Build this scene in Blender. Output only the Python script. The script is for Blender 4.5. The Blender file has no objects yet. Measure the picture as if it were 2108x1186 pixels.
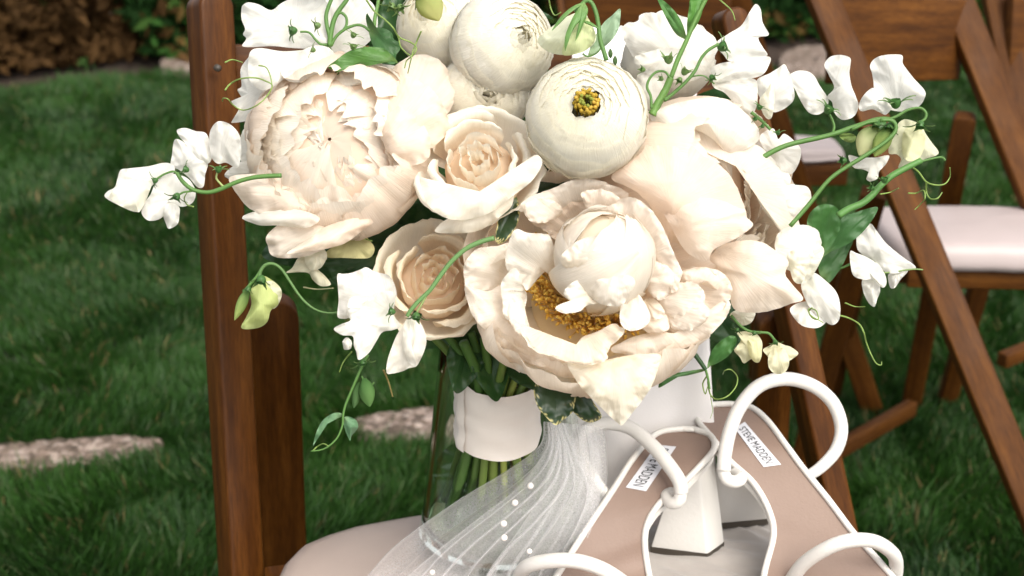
import bpy, bmesh, math, random
import numpy as np
from mathutils import Vector, Matrix, Quaternion, noise
R = math.radians
random.seed(7)
SC = bpy.context.scene
COL = SC.collection

# ------------------------------------------------------------------ camera, sky, sun, exposure
CAM_H, PITCH, FPX = 1.05, R(22), 50 / 36 * 2108
cd = bpy.data.cameras.new('camera'); cam = bpy.data.objects.new('camera', cd); COL.objects.link(cam)
cam.location = (0, 0, CAM_H); cam.rotation_euler = (R(90) - PITCH, 0, 0)
cd.lens = 50; cd.sensor_width = 36; cd.clip_start = 0.05; cd.clip_end = 200
cd.dof.use_dof = True; cd.dof.focus_distance = 0.90; cd.dof.aperture_fstop = 10
SC.camera = cam
SUN_ELEV, SUN_AZ = 50, 150            # azimuth: clockwise from +Y (the view direction)
w = bpy.data.worlds.new('World'); SC.world = w; w.use_nodes = True
nt = w.node_tree; nt.nodes.clear()
sky = nt.nodes.new('ShaderNodeTexSky'); sky.sky_type = 'NISHITA'; sky.sun_disc = False
sky.sun_elevation = R(SUN_ELEV); sky.sun_rotation = R(SUN_AZ); sky.dust_density = 4.0; sky.air_density = 1.0; sky.ozone_density = 0.6
bg = nt.nodes.new('ShaderNodeBackground'); bg.inputs[1].default_value = 0.145
wo = nt.nodes.new('ShaderNodeOutputWorld')
hs_ = nt.nodes.new('ShaderNodeHueSaturation'); hs_.inputs['Saturation'].default_value = 0.18
nt.links.new(sky.outputs[0], hs_.inputs['Color']); nt.links.new(hs_.outputs[0], bg.inputs[0]); nt.links.new(bg.outputs[0], wo.inputs[0])
ld = bpy.data.lights.new('sun', 'SUN'); ld.energy = 1.35; ld.angle = R(40); ld.color = (1, .92, .77)
sun = bpy.data.objects.new('sun', ld); COL.objects.link(sun)
sd = Vector((math.sin(R(SUN_AZ)) * math.cos(R(SUN_ELEV)), math.cos(R(SUN_AZ)) * math.cos(R(SUN_ELEV)), math.sin(R(SUN_ELEV))))
sun.rotation_euler = sd.to_track_quat('Z', 'Y').to_euler(); sun.location = (1, 0, 5)
SC.view_settings.view_transform = 'Standard'; SC.view_settings.look = 'None'; SC.view_settings.exposure = 0.95
SC.view_settings.gamma = 1; SC.view_settings.use_curve_mapping = False
SC.cycles.max_bounces = 14; SC.cycles.diffuse_bounces = 8; SC.cycles.transparent_max_bounces = 24; SC.cycles.transmission_bounces = 10
SC.cycles.use_denoising = True

# ------------------------------------------------------------------ geometry helpers
CP, SP = math.cos(PITCH), math.sin(PITCH)
CX = Vector((1, 0, 0)); CY = Vector((0, SP, CP)); CZ = Vector((0, -CP, SP))     # camera right, up, towards the camera
def P(x, y, d):                                   # pixel of the 2108 px photo at depth d -> world
    return Vector((0, 0, CAM_H)) + CX * ((x - 1054) / FPX * d) - CY * ((y - 593) / FPX * d) - CZ * d
def G(x, y, z=0.0):                               # pixel -> point at height z
    v = CX * ((x - 1054) / FPX) - CY * ((y - 593) / FPX) - CZ
    return Vector((0, 0, CAM_H)) + v * ((z - CAM_H) / v.z)
def px(n, d): return n * d / FPX
def Zm(ox, oy, s, pts): return [(ox + x / s, oy + y / s) for x, y in pts]
def crom(pts, n, closed=False):
    pts = [Vector(p) for p in pts]; m = len(pts); out = []
    segs = m if closed else m - 1
    tot = n if closed else n - 1
    for k in range(n):
        t = k / tot * segs
        i = min(int(t), segs - 1); f = t - i
        if closed: a, b, c, d = pts[(i-1) % m], pts[i % m], pts[(i+1) % m], pts[(i+2) % m]
        else: a, b, c, d = pts[max(i-1, 0)], pts[i], pts[i+1], pts[min(i+2, m-1)]
        out.append(0.5 * ((2*b) + (c-a)*f + (2*a-5*b+4*c-d)*f*f + (3*b-a-3*c+d)*f**3))
    return out
def nz(x, y, z=0.0): return noise.noise(Vector((x, y, z)))

class MB:                                          # collects geometry for one mesh
    def __init__(s): s.v = []; s.f = []; s.c = []; s.uv = []
    def add(s, vs, fs, cs=None, uvs=None):
        o = len(s.v); s.v += [tuple(v) for v in vs]; s.f += [tuple(i + o for i in f) for f in fs]
        s.c += cs if cs else [(1, 1, 1)] * len(vs); s.uv += uvs if uvs else [(0, 0)] * len(vs)
        return s
    def grid(s, rows, cs=None, uvs=None, closed=False):
        n, m = len(rows), len(rows[0]); fs = []
        for i in range(n - 1):
            for j in range(m if closed else m - 1):
                k = (j + 1) % m; fs.append((i*m+j, i*m+k, (i+1)*m+k, (i+1)*m+j))
        return s.add([v for r in rows for v in r], fs, cs, uvs)
    def mesh(s, name, smooth=True):
        me = bpy.data.meshes.new(name); me.from_pydata(s.v, [], s.f)
        a = me.attributes.new('pc', 'FLOAT_COLOR', 'POINT'); a.data.foreach_set('color', [x for c in s.c for x in (*c[:3], 1.0)])
        b = me.attributes.new('puv', 'FLOAT2', 'POINT'); b.data.foreach_set('vector', [x for c in s.uv for x in c])
        if smooth: me.polygons.foreach_set('use_smooth', [True] * len(me.polygons))
        me.update(); return me
def tube(mb, pts, r, n=8, cap=True, col=(1, 1, 1), smooth_pts=0, flat=1.0):
    if smooth_pts: pts = crom(pts, smooth_pts)
    pts = [Vector(p) for p in pts]; rows = []; N = len(pts); up = None; cs = []
    for i, p in enumerate(pts):
        t = (pts[min(i+1, N-1)] - pts[max(i-1, 0)]).normalized()
        if up is None: up = t.orthogonal().normalized()
        up = (up - t * up.dot(t)).normalized(); sd_ = t.cross(up)
        rr = r(i / (N - 1)) if callable(r) else r
        rows.append([p + (up * math.cos(a) * flat + sd_ * math.sin(a)) * rr for a in [2*math.pi*k/n for k in range(n)]])
        cs += [col] * n
    o = len(mb.v); mb.grid(rows, cs, closed=True)
    if cap:
        mb.f.append(tuple(o + k for k in reversed(range(n)))); mb.f.append(tuple(o + (N-1)*n + k for k in range(n)))
    return mb
def tubes3(pxs, ds):                               # [(x,y)] + depth(s) -> world points
    if not hasattr(ds, '__len__'): ds = [ds] * len(pxs)
    if len(ds) == 2 and len(pxs) != 2: ds = [ds[0] + (ds[1]-ds[0]) * i / (len(pxs)-1) for i in range(len(pxs))]
    return [P(x, y, d) for (x, y), d in zip(pxs, ds)]

def tagobj(o, label=None, cat=None, group=None, kind=None):
    if label: o['label'] = label
    if cat: o['category'] = cat
    if group: o['group'] = group
    if kind: o['kind'] = kind
    return o
class Thing:
    def __init__(s, name, label, cat, loc, group=None):
        s.e = bpy.data.objects.new(name, None); s.e.empty_display_size = .01; COL.objects.link(s.e); s.e.location = loc; s.loc = Vector(loc)
        tagobj(s.e, label, cat, group)
    def part(s, name, me, mat, parent=None, label=None, kind=None):
        if isinstance(me, MB): me = me.mesh(name)
        me.transform(Matrix.Translation(-s.loc)); me.materials.clear(); me.materials.append(mat)
        o = bpy.data.objects.new(name, me); COL.objects.link(o); o.parent = parent or s.e
        tagobj(o, label, kind=kind); return o
    def placed(s, name, me, mat, M, parent=None, label=None):       # mesh in its own frame, world matrix M
        me.materials.clear(); me.materials.append(mat)
        o = bpy.data.objects.new(name, me); COL.objects.link(o); o.parent = parent or s.e
        o.matrix_basis = Matrix.Translation(-s.loc) @ M if parent is None else parent.matrix_basis.inverted() @ Matrix.Translation(-s.loc) @ M
        if label: o['label'] = label
        return o
def solo(name, me, mat, label, cat, group=None, kind=None):
    if isinstance(me, MB): me = me.mesh(name)
    me.materials.append(mat); o = bpy.data.objects.new(name, me); COL.objects.link(o); return tagobj(o, label, cat, group, kind)

# ------------------------------------------------------------------ materials
def newmat(name):
    m = bpy.data.materials.new(name); m.use_nodes = True; t = m.node_tree; b = t.nodes['Principled BSDF']; return m, t, b
def N(t, k, **kw):
    n = t.nodes.new(k)
    for a, v in kw.items(): setattr(n, a, v)
    return n
def noise_node(t, scale, detail=4, coord='Object', stretch=None, rough=.55):
    tc = N(t, 'ShaderNodeTexCoord'); n = N(t, 'ShaderNodeTexNoise'); n.inputs['Scale'].default_value = scale
    n.inputs['Detail'].default_value = detail; n.inputs['Roughness'].default_value = rough
    if stretch:
        mp = N(t, 'ShaderNodeMapping'); mp.inputs['Scale'].default_value = stretch
        t.links.new(tc.outputs[coord], mp.inputs[0]); t.links.new(mp.outputs[0], n.inputs['Vector'])
    else: t.links.new(tc.outputs[coord], n.inputs['Vector'])
    return n
def ramp(t, src, stops):
    r = N(t, 'ShaderNodeValToRGB'); e = r.color_ramp.elements
    while len(e) < len(stops): e.new(.5)
    for k, (p, c) in enumerate(stops): e[k].position = p; e[k].color = (*c, 1) if len(c) == 3 else c
    t.links.new(src, r.inputs[0]); return r
def bump(t, b, src, strength, dist=.001):
    bn = N(t, 'ShaderNodeBump'); bn.inputs['Strength'].default_value = strength; bn.inputs['Distance'].default_value = dist
    t.links.new(src, bn.inputs['Height']); t.links.new(bn.outputs[0], b.inputs['Normal']); return bn
def petal_mat(name, tint=(1, 1, 1), transl=.38, vein=.5, rough=.75, veinscale=(26, 2.2, 1), spec=.06, sc=1.0):
    m, t, b = newmat(name)
    at = N(t, 'ShaderNodeAttribute', attribute_name='pc'); uv = N(t, 'ShaderNodeAttribute', attribute_name='puv')
    mp = N(t, 'ShaderNodeMapping'); mp.inputs['Scale'].default_value = veinscale
    vn = N(t, 'ShaderNodeTexNoise'); vn.inputs['Scale'].default_value = 1.6; vn.inputs['Detail'].default_value = 3
    t.links.new(uv.outputs['Vector'], mp.inputs[0]); t.links.new(mp.outputs[0], vn.inputs['Vector'])
    big = noise_node(t, 60 * sc, 3)
    mx = N(t, 'ShaderNodeMix', data_type='RGBA', blend_type='MULTIPLY'); mx.inputs['Factor'].default_value = 1
    rr = ramp(t, vn.outputs['Fac'], [(.3, (.93, .92, .90)), (.7, (1, 1, 1))])
    mx2 = N(t, 'ShaderNodeMix', data_type='RGBA', blend_type='MULTIPLY'); mx2.inputs['Factor'].default_value = 1
    r2 = ramp(t, big.outputs['Fac'], [(.3, (.95, .945, .93)), (.65, (1, 1, 1))])
    mx3 = N(t, 'ShaderNodeMix', data_type='RGBA', blend_type='MULTIPLY'); mx3.inputs['Factor'].default_value = 1; mx3.inputs['B'].default_value = (*tint, 1)
    t.links.new(at.outputs['Color'], mx.inputs['A']); t.links.new(rr.outputs[0], mx.inputs['B'])
    t.links.new(mx.outputs['Result'], mx2.inputs['A']); t.links.new(r2.outputs[0], mx2.inputs['B'])
    t.links.new(mx2.outputs['Result'], mx3.inputs['A'])
    c = mx3.outputs['Result']
    t.links.new(c, b.inputs['Base Color']); b.inputs['Roughness'].default_value = rough; b.inputs['Specular IOR Level'].default_value = spec
    bn = bump(t, b, vn.outputs['Fac'], vein, .0008)
    tr = N(t, 'ShaderNodeBsdfTranslucent'); t.links.new(c, tr.inputs[0]); t.links.new(bn.outputs[0], tr.inputs['Normal'])
    ms = N(t, 'ShaderNodeMixShader'); ms.inputs[0].default_value = transl
    t.links.new(b.outputs[0], ms.inputs[1]); t.links.new(tr.outputs[0], ms.inputs[2])
    t.links.new(ms.outputs[0], t.nodes['Material Output'].inputs[0]); return m
M_pet = petal_mat('petal_soft', transl=.50)
M_sweet = petal_mat('petal_sweet_pea', transl=.45, vein=.5, veinscale=(18, 1.5, 1))
M_wax = petal_mat('petal_waxy', transl=.45, vein=.25, rough=.65)
M_leaf = petal_mat('leaf_green', transl=.22, vein=.5, rough=.42, spec=.45, veinscale=(22, 3, 1))
M_shrub = petal_mat('shrub_leaf', transl=.3, vein=.1, rough=.8, spec=.08)
M_stem = petal_mat('stem_green', transl=.10, vein=.1, rough=.5, spec=.4)

def wood_mat(name, dark, mid, light, rough=.42, gs=1.0, wear=True):
    m, t, b = newmat(name)
    n1 = noise_node(t, 9 * gs, 6, stretch=(9, 9, .6)); n2 = noise_node(t, 120 * gs, 3, stretch=(4, 4, .5)); n3 = noise_node(t, 14, 4)
    r = ramp(t, n1.outputs['Fac'], [(.25, dark), (.52, mid), (.8, light)])
    mx = N(t, 'ShaderNodeMix', data_type='RGBA', blend_type='MULTIPLY'); mx.inputs['Factor'].default_value = .8
    r2 = ramp(t, n2.outputs['Fac'], [(.35, (.62, .58, .55)), (.6, (1, 1, 1))])
    t.links.new(r.outputs[0], mx.inputs['A']); t.links.new(r2.outputs[0], mx.inputs['B'])
    c = mx.outputs['Result']
    if wear:                                                   # chipped varnish along the edges
        ge = N(t, 'ShaderNodeNewGeometry'); n4 = noise_node(t, 70, 6, rough=.75)
        ma = N(t, 'ShaderNodeMath', operation='MULTIPLY_ADD'); ma.inputs[1].default_value = .22
        t.links.new(n4.outputs['Fac'], ma.inputs[0]); t.links.new(ge.outputs['Pointiness'], ma.inputs[2])
        r4 = ramp(t, ma.outputs[0], [(.69, (0, 0, 0)), (.74, (.8, .8, .8))])
        mw = N(t, 'ShaderNodeMix', data_type='RGBA'); mw.inputs['B'].default_value = (.36, .19, .11, 1)
        t.links.new(r4.outputs[0], mw.inputs['Factor']); t.links.new(c, mw.inputs['A']); c = mw.outputs['Result']
    t.links.new(c, b.inputs['Base Color']); b.inputs['Specular IOR Level'].default_value = .16
    rr = ramp(t, n3.outputs['Fac'], [(.3, (rough - .1,) * 3), (.7, (rough + .12,) * 3)]); t.links.new(rr.outputs[0], b.inputs['Roughness'])
    bump(t, b, n2.outputs['Fac'], .25, .0006)
    return m
M_wood = wood_mat('varnished_walnut', (.034, .0100, .0015), (.082, .0270, .0040), (.150, .055, .0095), rough=.42)
M_wood2 = wood_mat('varnished_brown_wood', (.040, .0125, .0016), (.085, .0290, .0038), (.145, .054, .0085), rough=.6, wear=False)
def fabric(name, col, sc=900, b_=.3, rough=.8, sheen=.2, blot=None):
    m, t, b = newmat(name); n = noise_node(t, sc, 2); n2 = noise_node(t, 12, 4)
    r = ramp(t, n2.outputs['Fac'], [(.3, blot or tuple(c * .9 for c in col)), (.7, col)])
    t.links.new(r.outputs[0], b.inputs['Base Color']); b.inputs['Roughness'].default_value = rough
    b.inputs['Sheen Weight'].default_value = sheen
    bump(t, b, n.outputs['Fac'], b_, .0004); return m
M_vinyl = fabric('cream_vinyl', (.38, .30, .26), 260, .25, .5, 0)
M_vinyl2 = fabric('ivory_vinyl', (.43, .36, .35), 260, .2, .5, 0)
M_white = fabric('white_leather', (.68, .655, .62), 330, .6, .55, 0, (.63, .60, .56))
M_insole = fabric('tan_insole', (.235, .162, .128), 500, .5, .6, 0, (.195, .13, .10))
M_dark = fabric('dark_heel_tip', (.05, .04, .03), 300, .2, .5, 0)
M_satin = fabric('ivory_satin', (.70, .635, .575), 500, .12, .36, .4)
M_cloth = fabric('white_cloth', (.70, .67, .66), 700, .25, .75, .3)
M_text = fabric('black_print', (.02, .02, .02), 300, .0, .6, 0)
M_tag = fabric('pale_tag', (.62, .62, .66), 600, .15, .4, .2)
m, t, b = newmat('pearl'); b.inputs['Base Color'].default_value = (.85, .80, .76, 1); b.inputs['Roughness'].default_value = .18; b.inputs['Coat Weight'].default_value = .6; M_pearl = m
# ------------------------------------------------------------------ the ground: lawn, soil, stones
def lawn_h(x, y): return .012 * nz(x * 1.3, y * 1.3, 3) + .006 * nz(x * 5, y * 5, 8)
mb = MB(); rows = []
gx = np.linspace(-9, 9, 110); gy = np.linspace(-2, 5.0, 66)
for yy in gy: rows.append([(xx, min(yy, 4.42 + .10 * xx + .08 * math.sin(xx * 5)), lawn_h(xx, yy)) for xx in gx])
mb.grid(rows)
m, t, b = newmat('lawn_soil'); n = noise_node(t, 30, 6); r = ramp(t, n.outputs['Fac'], [(.3, (.010, .016, .005)), (.7, (.020, .036, .008))])
t.links.new(r.outputs[0], b.inputs['Base Color']); b.inputs['Roughness'].default_value = 1; bump(t, b, n.outputs['Fac'], .6, .01)
lawn = solo('lawn', mb, m, None, None, kind='structure')
m, t, b = newmat('mulch'); n = noise_node(t, 60, 8, rough=.7); r = ramp(t, n.outputs['Fac'], [(.3, (.012, .008, .005)), (.55, (.045, .026, .016)), (.75, (.10, .06, .04))])
t.links.new(r.outputs[0], b.inputs['Base Color']); b.inputs['Roughness'].default_value = 1; bump(t, b, n.outputs['Fac'], .8, .02)
mb = MB(); rows = []
for yy in np.linspace(3.9, 60, 80): rows.append([(xx, yy, -.014 + .012 * nz(xx * 3, yy * 3, 1) - (.05 if yy < 4.1 else 0)) for xx in np.linspace(-40, 40, 120)])
mb.grid(rows); solo('ground', mb, m, None, None, kind='structure')

STONES = []
def stone_mat():
    m, t, b = newmat('pebbled_pink_stone')
    tc = N(t, 'ShaderNodeTexCoord'); v = N(t, 'ShaderNodeTexVoronoi'); v.inputs['Scale'].default_value = 95; t.links.new(tc.outputs['Object'], v.inputs['Vector'])
    n = noise_node(t, 20, 5)
    hsv = N(t, 'ShaderNodeSeparateColor'); t.links.new(v.outputs['Color'], hsv.inputs[0])
    r = ramp(t, hsv.outputs[0], [(.0, (.07, .05, .036)), (.35, (.15, .11, .085)), (.7, (.23, .17, .14)), (1, (.38, .31, .27))])
    mx = N(t, 'ShaderNodeMix', data_type='RGBA', blend_type='MULTIPLY'); mx.inputs['Factor'].default_value = .8
    r2 = ramp(t, n.outputs['Fac'], [(.3, (.6, .56, .5)), (.6, (1, 1, 1))]); t.links.new(r.outputs[0], mx.inputs['A']); t.links.new(r2.outputs[0], mx.inputs['B'])
    t.links.new(mx.outputs['Result'], b.inputs['Base Color']); b.inputs['Roughness'].default_value = .85
    inv = N(t, 'ShaderNodeMath', operation='SUBTRACT'); inv.inputs[0].default_value = 1; t.links.new(v.outputs['Distance'], inv.inputs[1])
    bump(t, b, inv.outputs[0], .8, .006); return m
M_stone = stone_mat()
def stepping_stone(poly_px, label, top=.020):
    pts = [G(x, y, top) for x, y in poly_px]; c = sum(pts, Vector()) / len(pts)
    out = crom(pts, 64, True); mb = MB(); rows = []
    for k, s in enumerate([0.02, .2, .4, .6, .75, .87, .95, 1.0, 1.02, 1.03]):
        row = []
        for i, p in enumerate(out):
            q = c + (p - c) * s * (1 + .03 * nz(p.x * 18, p.y * 18, 2))
            z = top + .004 * nz(q.x * 40, q.y * 40, 1) + .003 * nz(q.x * 110, q.y * 110, 7)
            if k == 7: z -= .004
            if k == 8: z -= .014
            if k == 9: z = -.01
            row.append((q.x, q.y, z))
        rows.append(row)
    mb.grid(rows, closed=True); mb.f.append(tuple(range(64)))
    STONES.append([(p.x, p.y) for p in out])
    solo('stepping_stone', mb, M_stone, label, 'stepping stone', 'stepping stones set in the lawn')
stepping_stone([(-180, 935), (60, 908), (200, 897), (325, 900), (318, 925), (290, 942), (100, 955), (-120, 975)], 'pink pebbled stepping stone in the grass left of the near chair, widest one in view')
stepping_stone([(725, 862), (800, 846), (900, 835), (985, 838), (975, 872), (930, 900), (800, 905), (735, 892)], 'pink pebbled stepping stone seen right beside and through the glass vase')
stepping_stone([(1608, 112), (1650, 95), (1720, 92), (1760, 105), (1740, 135), (1670, 160), (1612, 150)], 'distant pinkish stone beyond the lawn beside the slanting leg of the far chair')
stepping_stone([(340, 112), (400, 100), (470, 104), (480, 140), (400, 152), (335, 146)], 'distant pinkish stone beside the top of the near chair post')
stepping_stone([(2085, 130), (2150, 118), (2240, 130), (2220, 175), (2120, 182), (2080, 165)], 'distant pinkish stone at the right edge behind the far chair')

# grass blades: one mesh, nobody could count them
def inside(px_, py_, poly):
    c = np.zeros(len(px_), bool); n = len(poly)
    for i in range(n):
        x1, y1 = poly[i]; x2, y2 = poly[(i + 1) % n]
        with np.errstate(divide='ignore', invalid='ignore'):
            c ^= ((y1 > py_) != (y2 > py_)) & (px_ < (x2 - x1) * (py_ - y1) / (y2 - y1) + x1)
    return c
rng = np.random.default_rng(3)
def vnoise(x, y, s, seed):
    r_ = np.random.default_rng(seed); g = r_.random((64, 64)); x = x * s + 17.3; y = y * s + 9.1
    xi = np.floor(x).astype(int); yi = np.floor(y).astype(int); fx = x - xi; fy = y - yi; fx = fx*fx*(3-2*fx); fy = fy*fy*(3-2*fy)
    a = g[xi % 64, yi % 64]; b_ = g[(xi+1) % 64, yi % 64]; c_ = g[xi % 64, (yi+1) % 64]; d_ = g[(xi+1) % 64, (yi+1) % 64]
    return (a*(1-fx)+b_*fx)*(1-fy) + (c_*(1-fx)+d_*fx)*fy
def blades(n, y0, y1, name, hmul=1.0, wmul=1.0):
    yy = y0 + (y1 - y0) * rng.random(n); half = .46 * yy + .75; xx = (rng.random(n) * 2 - 1) * half
    keep = yy < 4.42 + .10 * xx + .08 * np.sin(xx * 5)
    for p in STONES:
        cx_, cy_ = np.mean([q[0] for q in p]), np.mean([q[1] for q in p])
        pp = [(cx_ + (q[0]-cx_)*.93, cy_ + (q[1]-cy_)*.93) for q in p]
        keep &= ~inside(xx, yy, pp)
    keep &= vnoise(xx, yy, 9, 5) * .6 + vnoise(xx, yy, 31, 6) * .4 > rng.random(n) * .42
    xx, yy = xx[keep], yy[keep]; n = len(xx)
    cl = vnoise(xx, yy, 5, 11); cl2 = vnoise(xx, yy, 22, 12)
    h = (.020 + .018 * cl2 + .014 * rng.random(n)) * hmul
    wd = (.0009 + .0009 * rng.random(n)) * wmul
    la = vnoise(xx, yy, 7, 21) * 9 + rng.normal(0, .9, n); le = np.clip(.25 + .35 * rng.random(n) + .25 * (cl2 - .5), 0, 1)
    long = rng.random(n) < .012; h[long] *= 1.6; le[long] *= 1.8
    dx, dy = np.cos(la), np.sin(la); fa = rng.random(n) * np.pi; sx, sy = np.cos(fa), np.sin(fa)
    zb = np.array([lawn_h(a, b_) for a, b_ in zip(xx[::1], yy[::1])]) - .003
    v = np.zeros((n, 5, 3))
    for k, (t_, ww) in enumerate([(0, 1), (0, 1), (.55, .8), (.55, .8), (1, 0)]):
        s = -1 if k in (0, 2) else 1
        off = h * le * t_ ** 1.7
        v[:, k, 0] = xx + dx * off + sx * wd * ww * s; v[:, k, 1] = yy + dy * off + sy * wd * ww * s; v[:, k, 2] = zb + h * t_ * (1 - .25 * le * t_)
    base = np.arange(n)[:, None] * 5
    quads = (base + np.array([0, 1, 3, 2])); tris = (base + np.array([2, 3, 4]))
    me = bpy.data.meshes.new(name); me.vertices.add(n * 5); me.vertices.foreach_set('co', v.reshape(-1).astype(np.float32))
    me.loops.add(n * 7); me.polygons.add(n * 2)
    li = np.concatenate([quads, tris], 1).reshape(-1); me.loops.foreach_set('vertex_index', li.astype(np.int32))
    ls = (np.arange(n)[:, None] * 7 + np.array([0, 4])).reshape(-1); me.polygons.foreach_set('loop_start', ls.astype(np.int32))
    me.update(calc_edges=True); me.validate()
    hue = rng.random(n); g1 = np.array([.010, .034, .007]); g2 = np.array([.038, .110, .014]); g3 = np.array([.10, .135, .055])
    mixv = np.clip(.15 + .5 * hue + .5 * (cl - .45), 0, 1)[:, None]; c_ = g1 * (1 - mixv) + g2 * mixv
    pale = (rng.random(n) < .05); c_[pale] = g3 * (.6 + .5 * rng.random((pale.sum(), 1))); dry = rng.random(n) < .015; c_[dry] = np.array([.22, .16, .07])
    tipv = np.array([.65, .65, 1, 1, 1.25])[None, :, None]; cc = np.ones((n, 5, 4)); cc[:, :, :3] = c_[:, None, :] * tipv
    a = me.attributes.new('pc', 'FLOAT_COLOR', 'POINT'); a.data.foreach_set('color', cc.reshape(-1).astype(np.float32))
    a = me.attributes.new('puv', 'FLOAT2', 'POINT')
    return me
m, t, b = newmat('grass_blade'); at = N(t, 'ShaderNodeAttribute', attribute_name='pc'); t.links.new(at.outputs['Color'], b.inputs['Base Color']); b.inputs['Roughness'].default_value = .5
b.inputs['Specular IOR Level'].default_value = .3
tr = N(t, 'ShaderNodeBsdfTranslucent'); t.links.new(at.outputs['Color'], tr.inputs[0]); ms = N(t, 'ShaderNodeMixShader'); ms.inputs[0].default_value = .3
t.links.new(b.outputs[0], ms.inputs[1]); t.links.new(tr.outputs[0], ms.inputs[2]); t.links.new(ms.outputs[0], t.nodes['Material Output'].inputs[0]); M_grass = m
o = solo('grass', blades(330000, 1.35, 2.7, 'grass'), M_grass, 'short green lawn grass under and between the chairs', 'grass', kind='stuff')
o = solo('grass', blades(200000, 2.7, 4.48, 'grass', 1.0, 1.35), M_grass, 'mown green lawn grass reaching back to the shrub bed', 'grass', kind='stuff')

# shrubs along the far edge of the lawn
def leafcloud(cx_, cy_, rx, ry, h, n, cols, size, seed, dark=.25):
    r_ = np.random.default_rng(seed)
    th = r_.random(n) * 2 * np.pi; ph = np.arccos(r_.random(n)); rad = r_.random(n) ** .33
    lump = .72 + .42 * np.array([nz(math.cos(a) * 2.2 + seed, math.sin(a) * 2.2, math.cos(p_) * 2.5) for a, p_ in zip(th, ph)])
    lump += .28 * np.array([nz(math.cos(a) * 7 + seed, math.sin(a) * 7, math.cos(p_) * 7) for a, p_ in zip(th, ph)])
    rad = rad * lump
    c = np.stack([cx_ + rx * rad * np.sin(ph) * np.cos(th), cy_ + ry * rad * np.sin(ph) * np.sin(th), .015 + h * rad * np.cos(ph)], 1)
    a = r_.normal(size=(n, 3)); a /= np.linalg.norm(a, axis=1)[:, None]; b_ = np.cross(a, r_.normal(size=(n, 3))); b_ /= np.linalg.norm(b_, axis=1)[:, None]
    s = size * (.6 + .8 * r_.random((n, 1)))
    nn = np.cross(a, b_)
    v = np.stack([c - a * s, c + b_ * s * .45 + nn * s * .1, c + a * s, c - b_ * s * .45 + nn * s * .1], 1)
    fs = [tuple(range(4 * k, 4 * k + 4)) for k in range(n)]
    k = r_.integers(0, len(cols), n); patch = np.array([nz(x * 4, y * 4, z * 4) for x, y, z in c]); cc = np.array(cols)[np.where(patch > -.05, k, (k * 0))] * (.55 + .8 * r_.random((n, 1)))
    me = bpy.data.meshes.new('crown'); me.from_pydata(v.reshape(-1, 3).tolist(), [], fs)
    col = np.ones((n, 4, 4)); col[:, :, :3] = cc[:, None, :]
    at_ = me.attributes.new('pc', 'FLOAT_COLOR', 'POINT'); at_.data.foreach_set('color', col.reshape(-1)); me.attributes.new('puv', 'FLOAT2', 'POINT')
    return me
GR = [(.012, .038, .008), (.026, .075, .014), (.05, .11, .022), (.11, .07, .022)]
RD = [(.075, .040, .015), (.15, .066, .028), (.24, .11, .05), (.035, .075, .018), (.13, .055, .02)]
def shrub(x, y, rx, ry, h, n, cols, label, seed):
    T = Thing('shrub', label, 'shrub', (x, y, 0), 'low shrubs along the far edge of the lawn')
    T.part('crown', leafcloud(x, y, rx, ry, h, n, cols, .030, seed), M_shrub)
    r_ = random.Random(seed)
    for k in range(5):
        a = r_.random() * 6.28; mb = MB(); q = Vector((x + math.cos(a) * rx * .5, y + math.sin(a) * ry * .5, h * .6))
        tube(mb, [(x + math.cos(a) * .04, y + math.sin(a) * .04, -.02), ((x + q.x) / 2, (y + q.y) / 2, h * .35), q], lambda u: .012 * (1 - .6 * u), 6, smooth_pts=8, col=(.05, .03, .02)); T.part('trunk', mb, M_leaf)
shrub(-1.75, 4.66, .66, .42, .60, 13000, RD, 'reddish brown low shrub at the far left beyond the lawn', 1)
shrub(-1.02, 4.86, .50, .42, .55, 9000, GR + RD[:1], 'dark green shrub between the reddish shrub and the near chair post', 2)
shrub(-.40, 4.98, .55, .42, .62, 8000, GR, 'green shrub beyond the lawn just right of the near chair post', 3)
shrub(.40, 5.12, .55, .4, .60, 7000, GR, 'dark green shrub hidden mostly behind the tops of the flowers', 4)
shrub(1.05, 5.15, .55, .45, .62, 9000, GR, 'dark green shrub between the bouquet and the slanting far chair leg', 5)
shrub(1.85, 5.2, .60, .45, .62, 8000, GR, 'dark green shrub behind the far chair at the right edge', 6)
shrub(-2.5, 5.1, .6, .45, .62, 6000, GR, 'green shrub at the very left end of the bed', 7)
shrub(2.8, 5.3, .6, .45, .62, 5000, GR, 'green shrub at the very right end of the bed', 8)
# taller hedge behind the shrubs (out of the frame above, closes the view from other positions)
hb = MB()
T = Thing('hedge', 'tall dark green hedge behind the low shrubs', 'hedge', (0, 6.3, 0))
for k, (hx) in enumerate([-4.2, -2.6, -1.0, .6, 2.2, 3.8]):
    T.part('foliage', leafcloud(hx, 6.3 + .1 * (k % 2), 1.1, .5, 1.5, 5000, GR, .05, 20 + k), M_shrub, kind='stuff')

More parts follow.
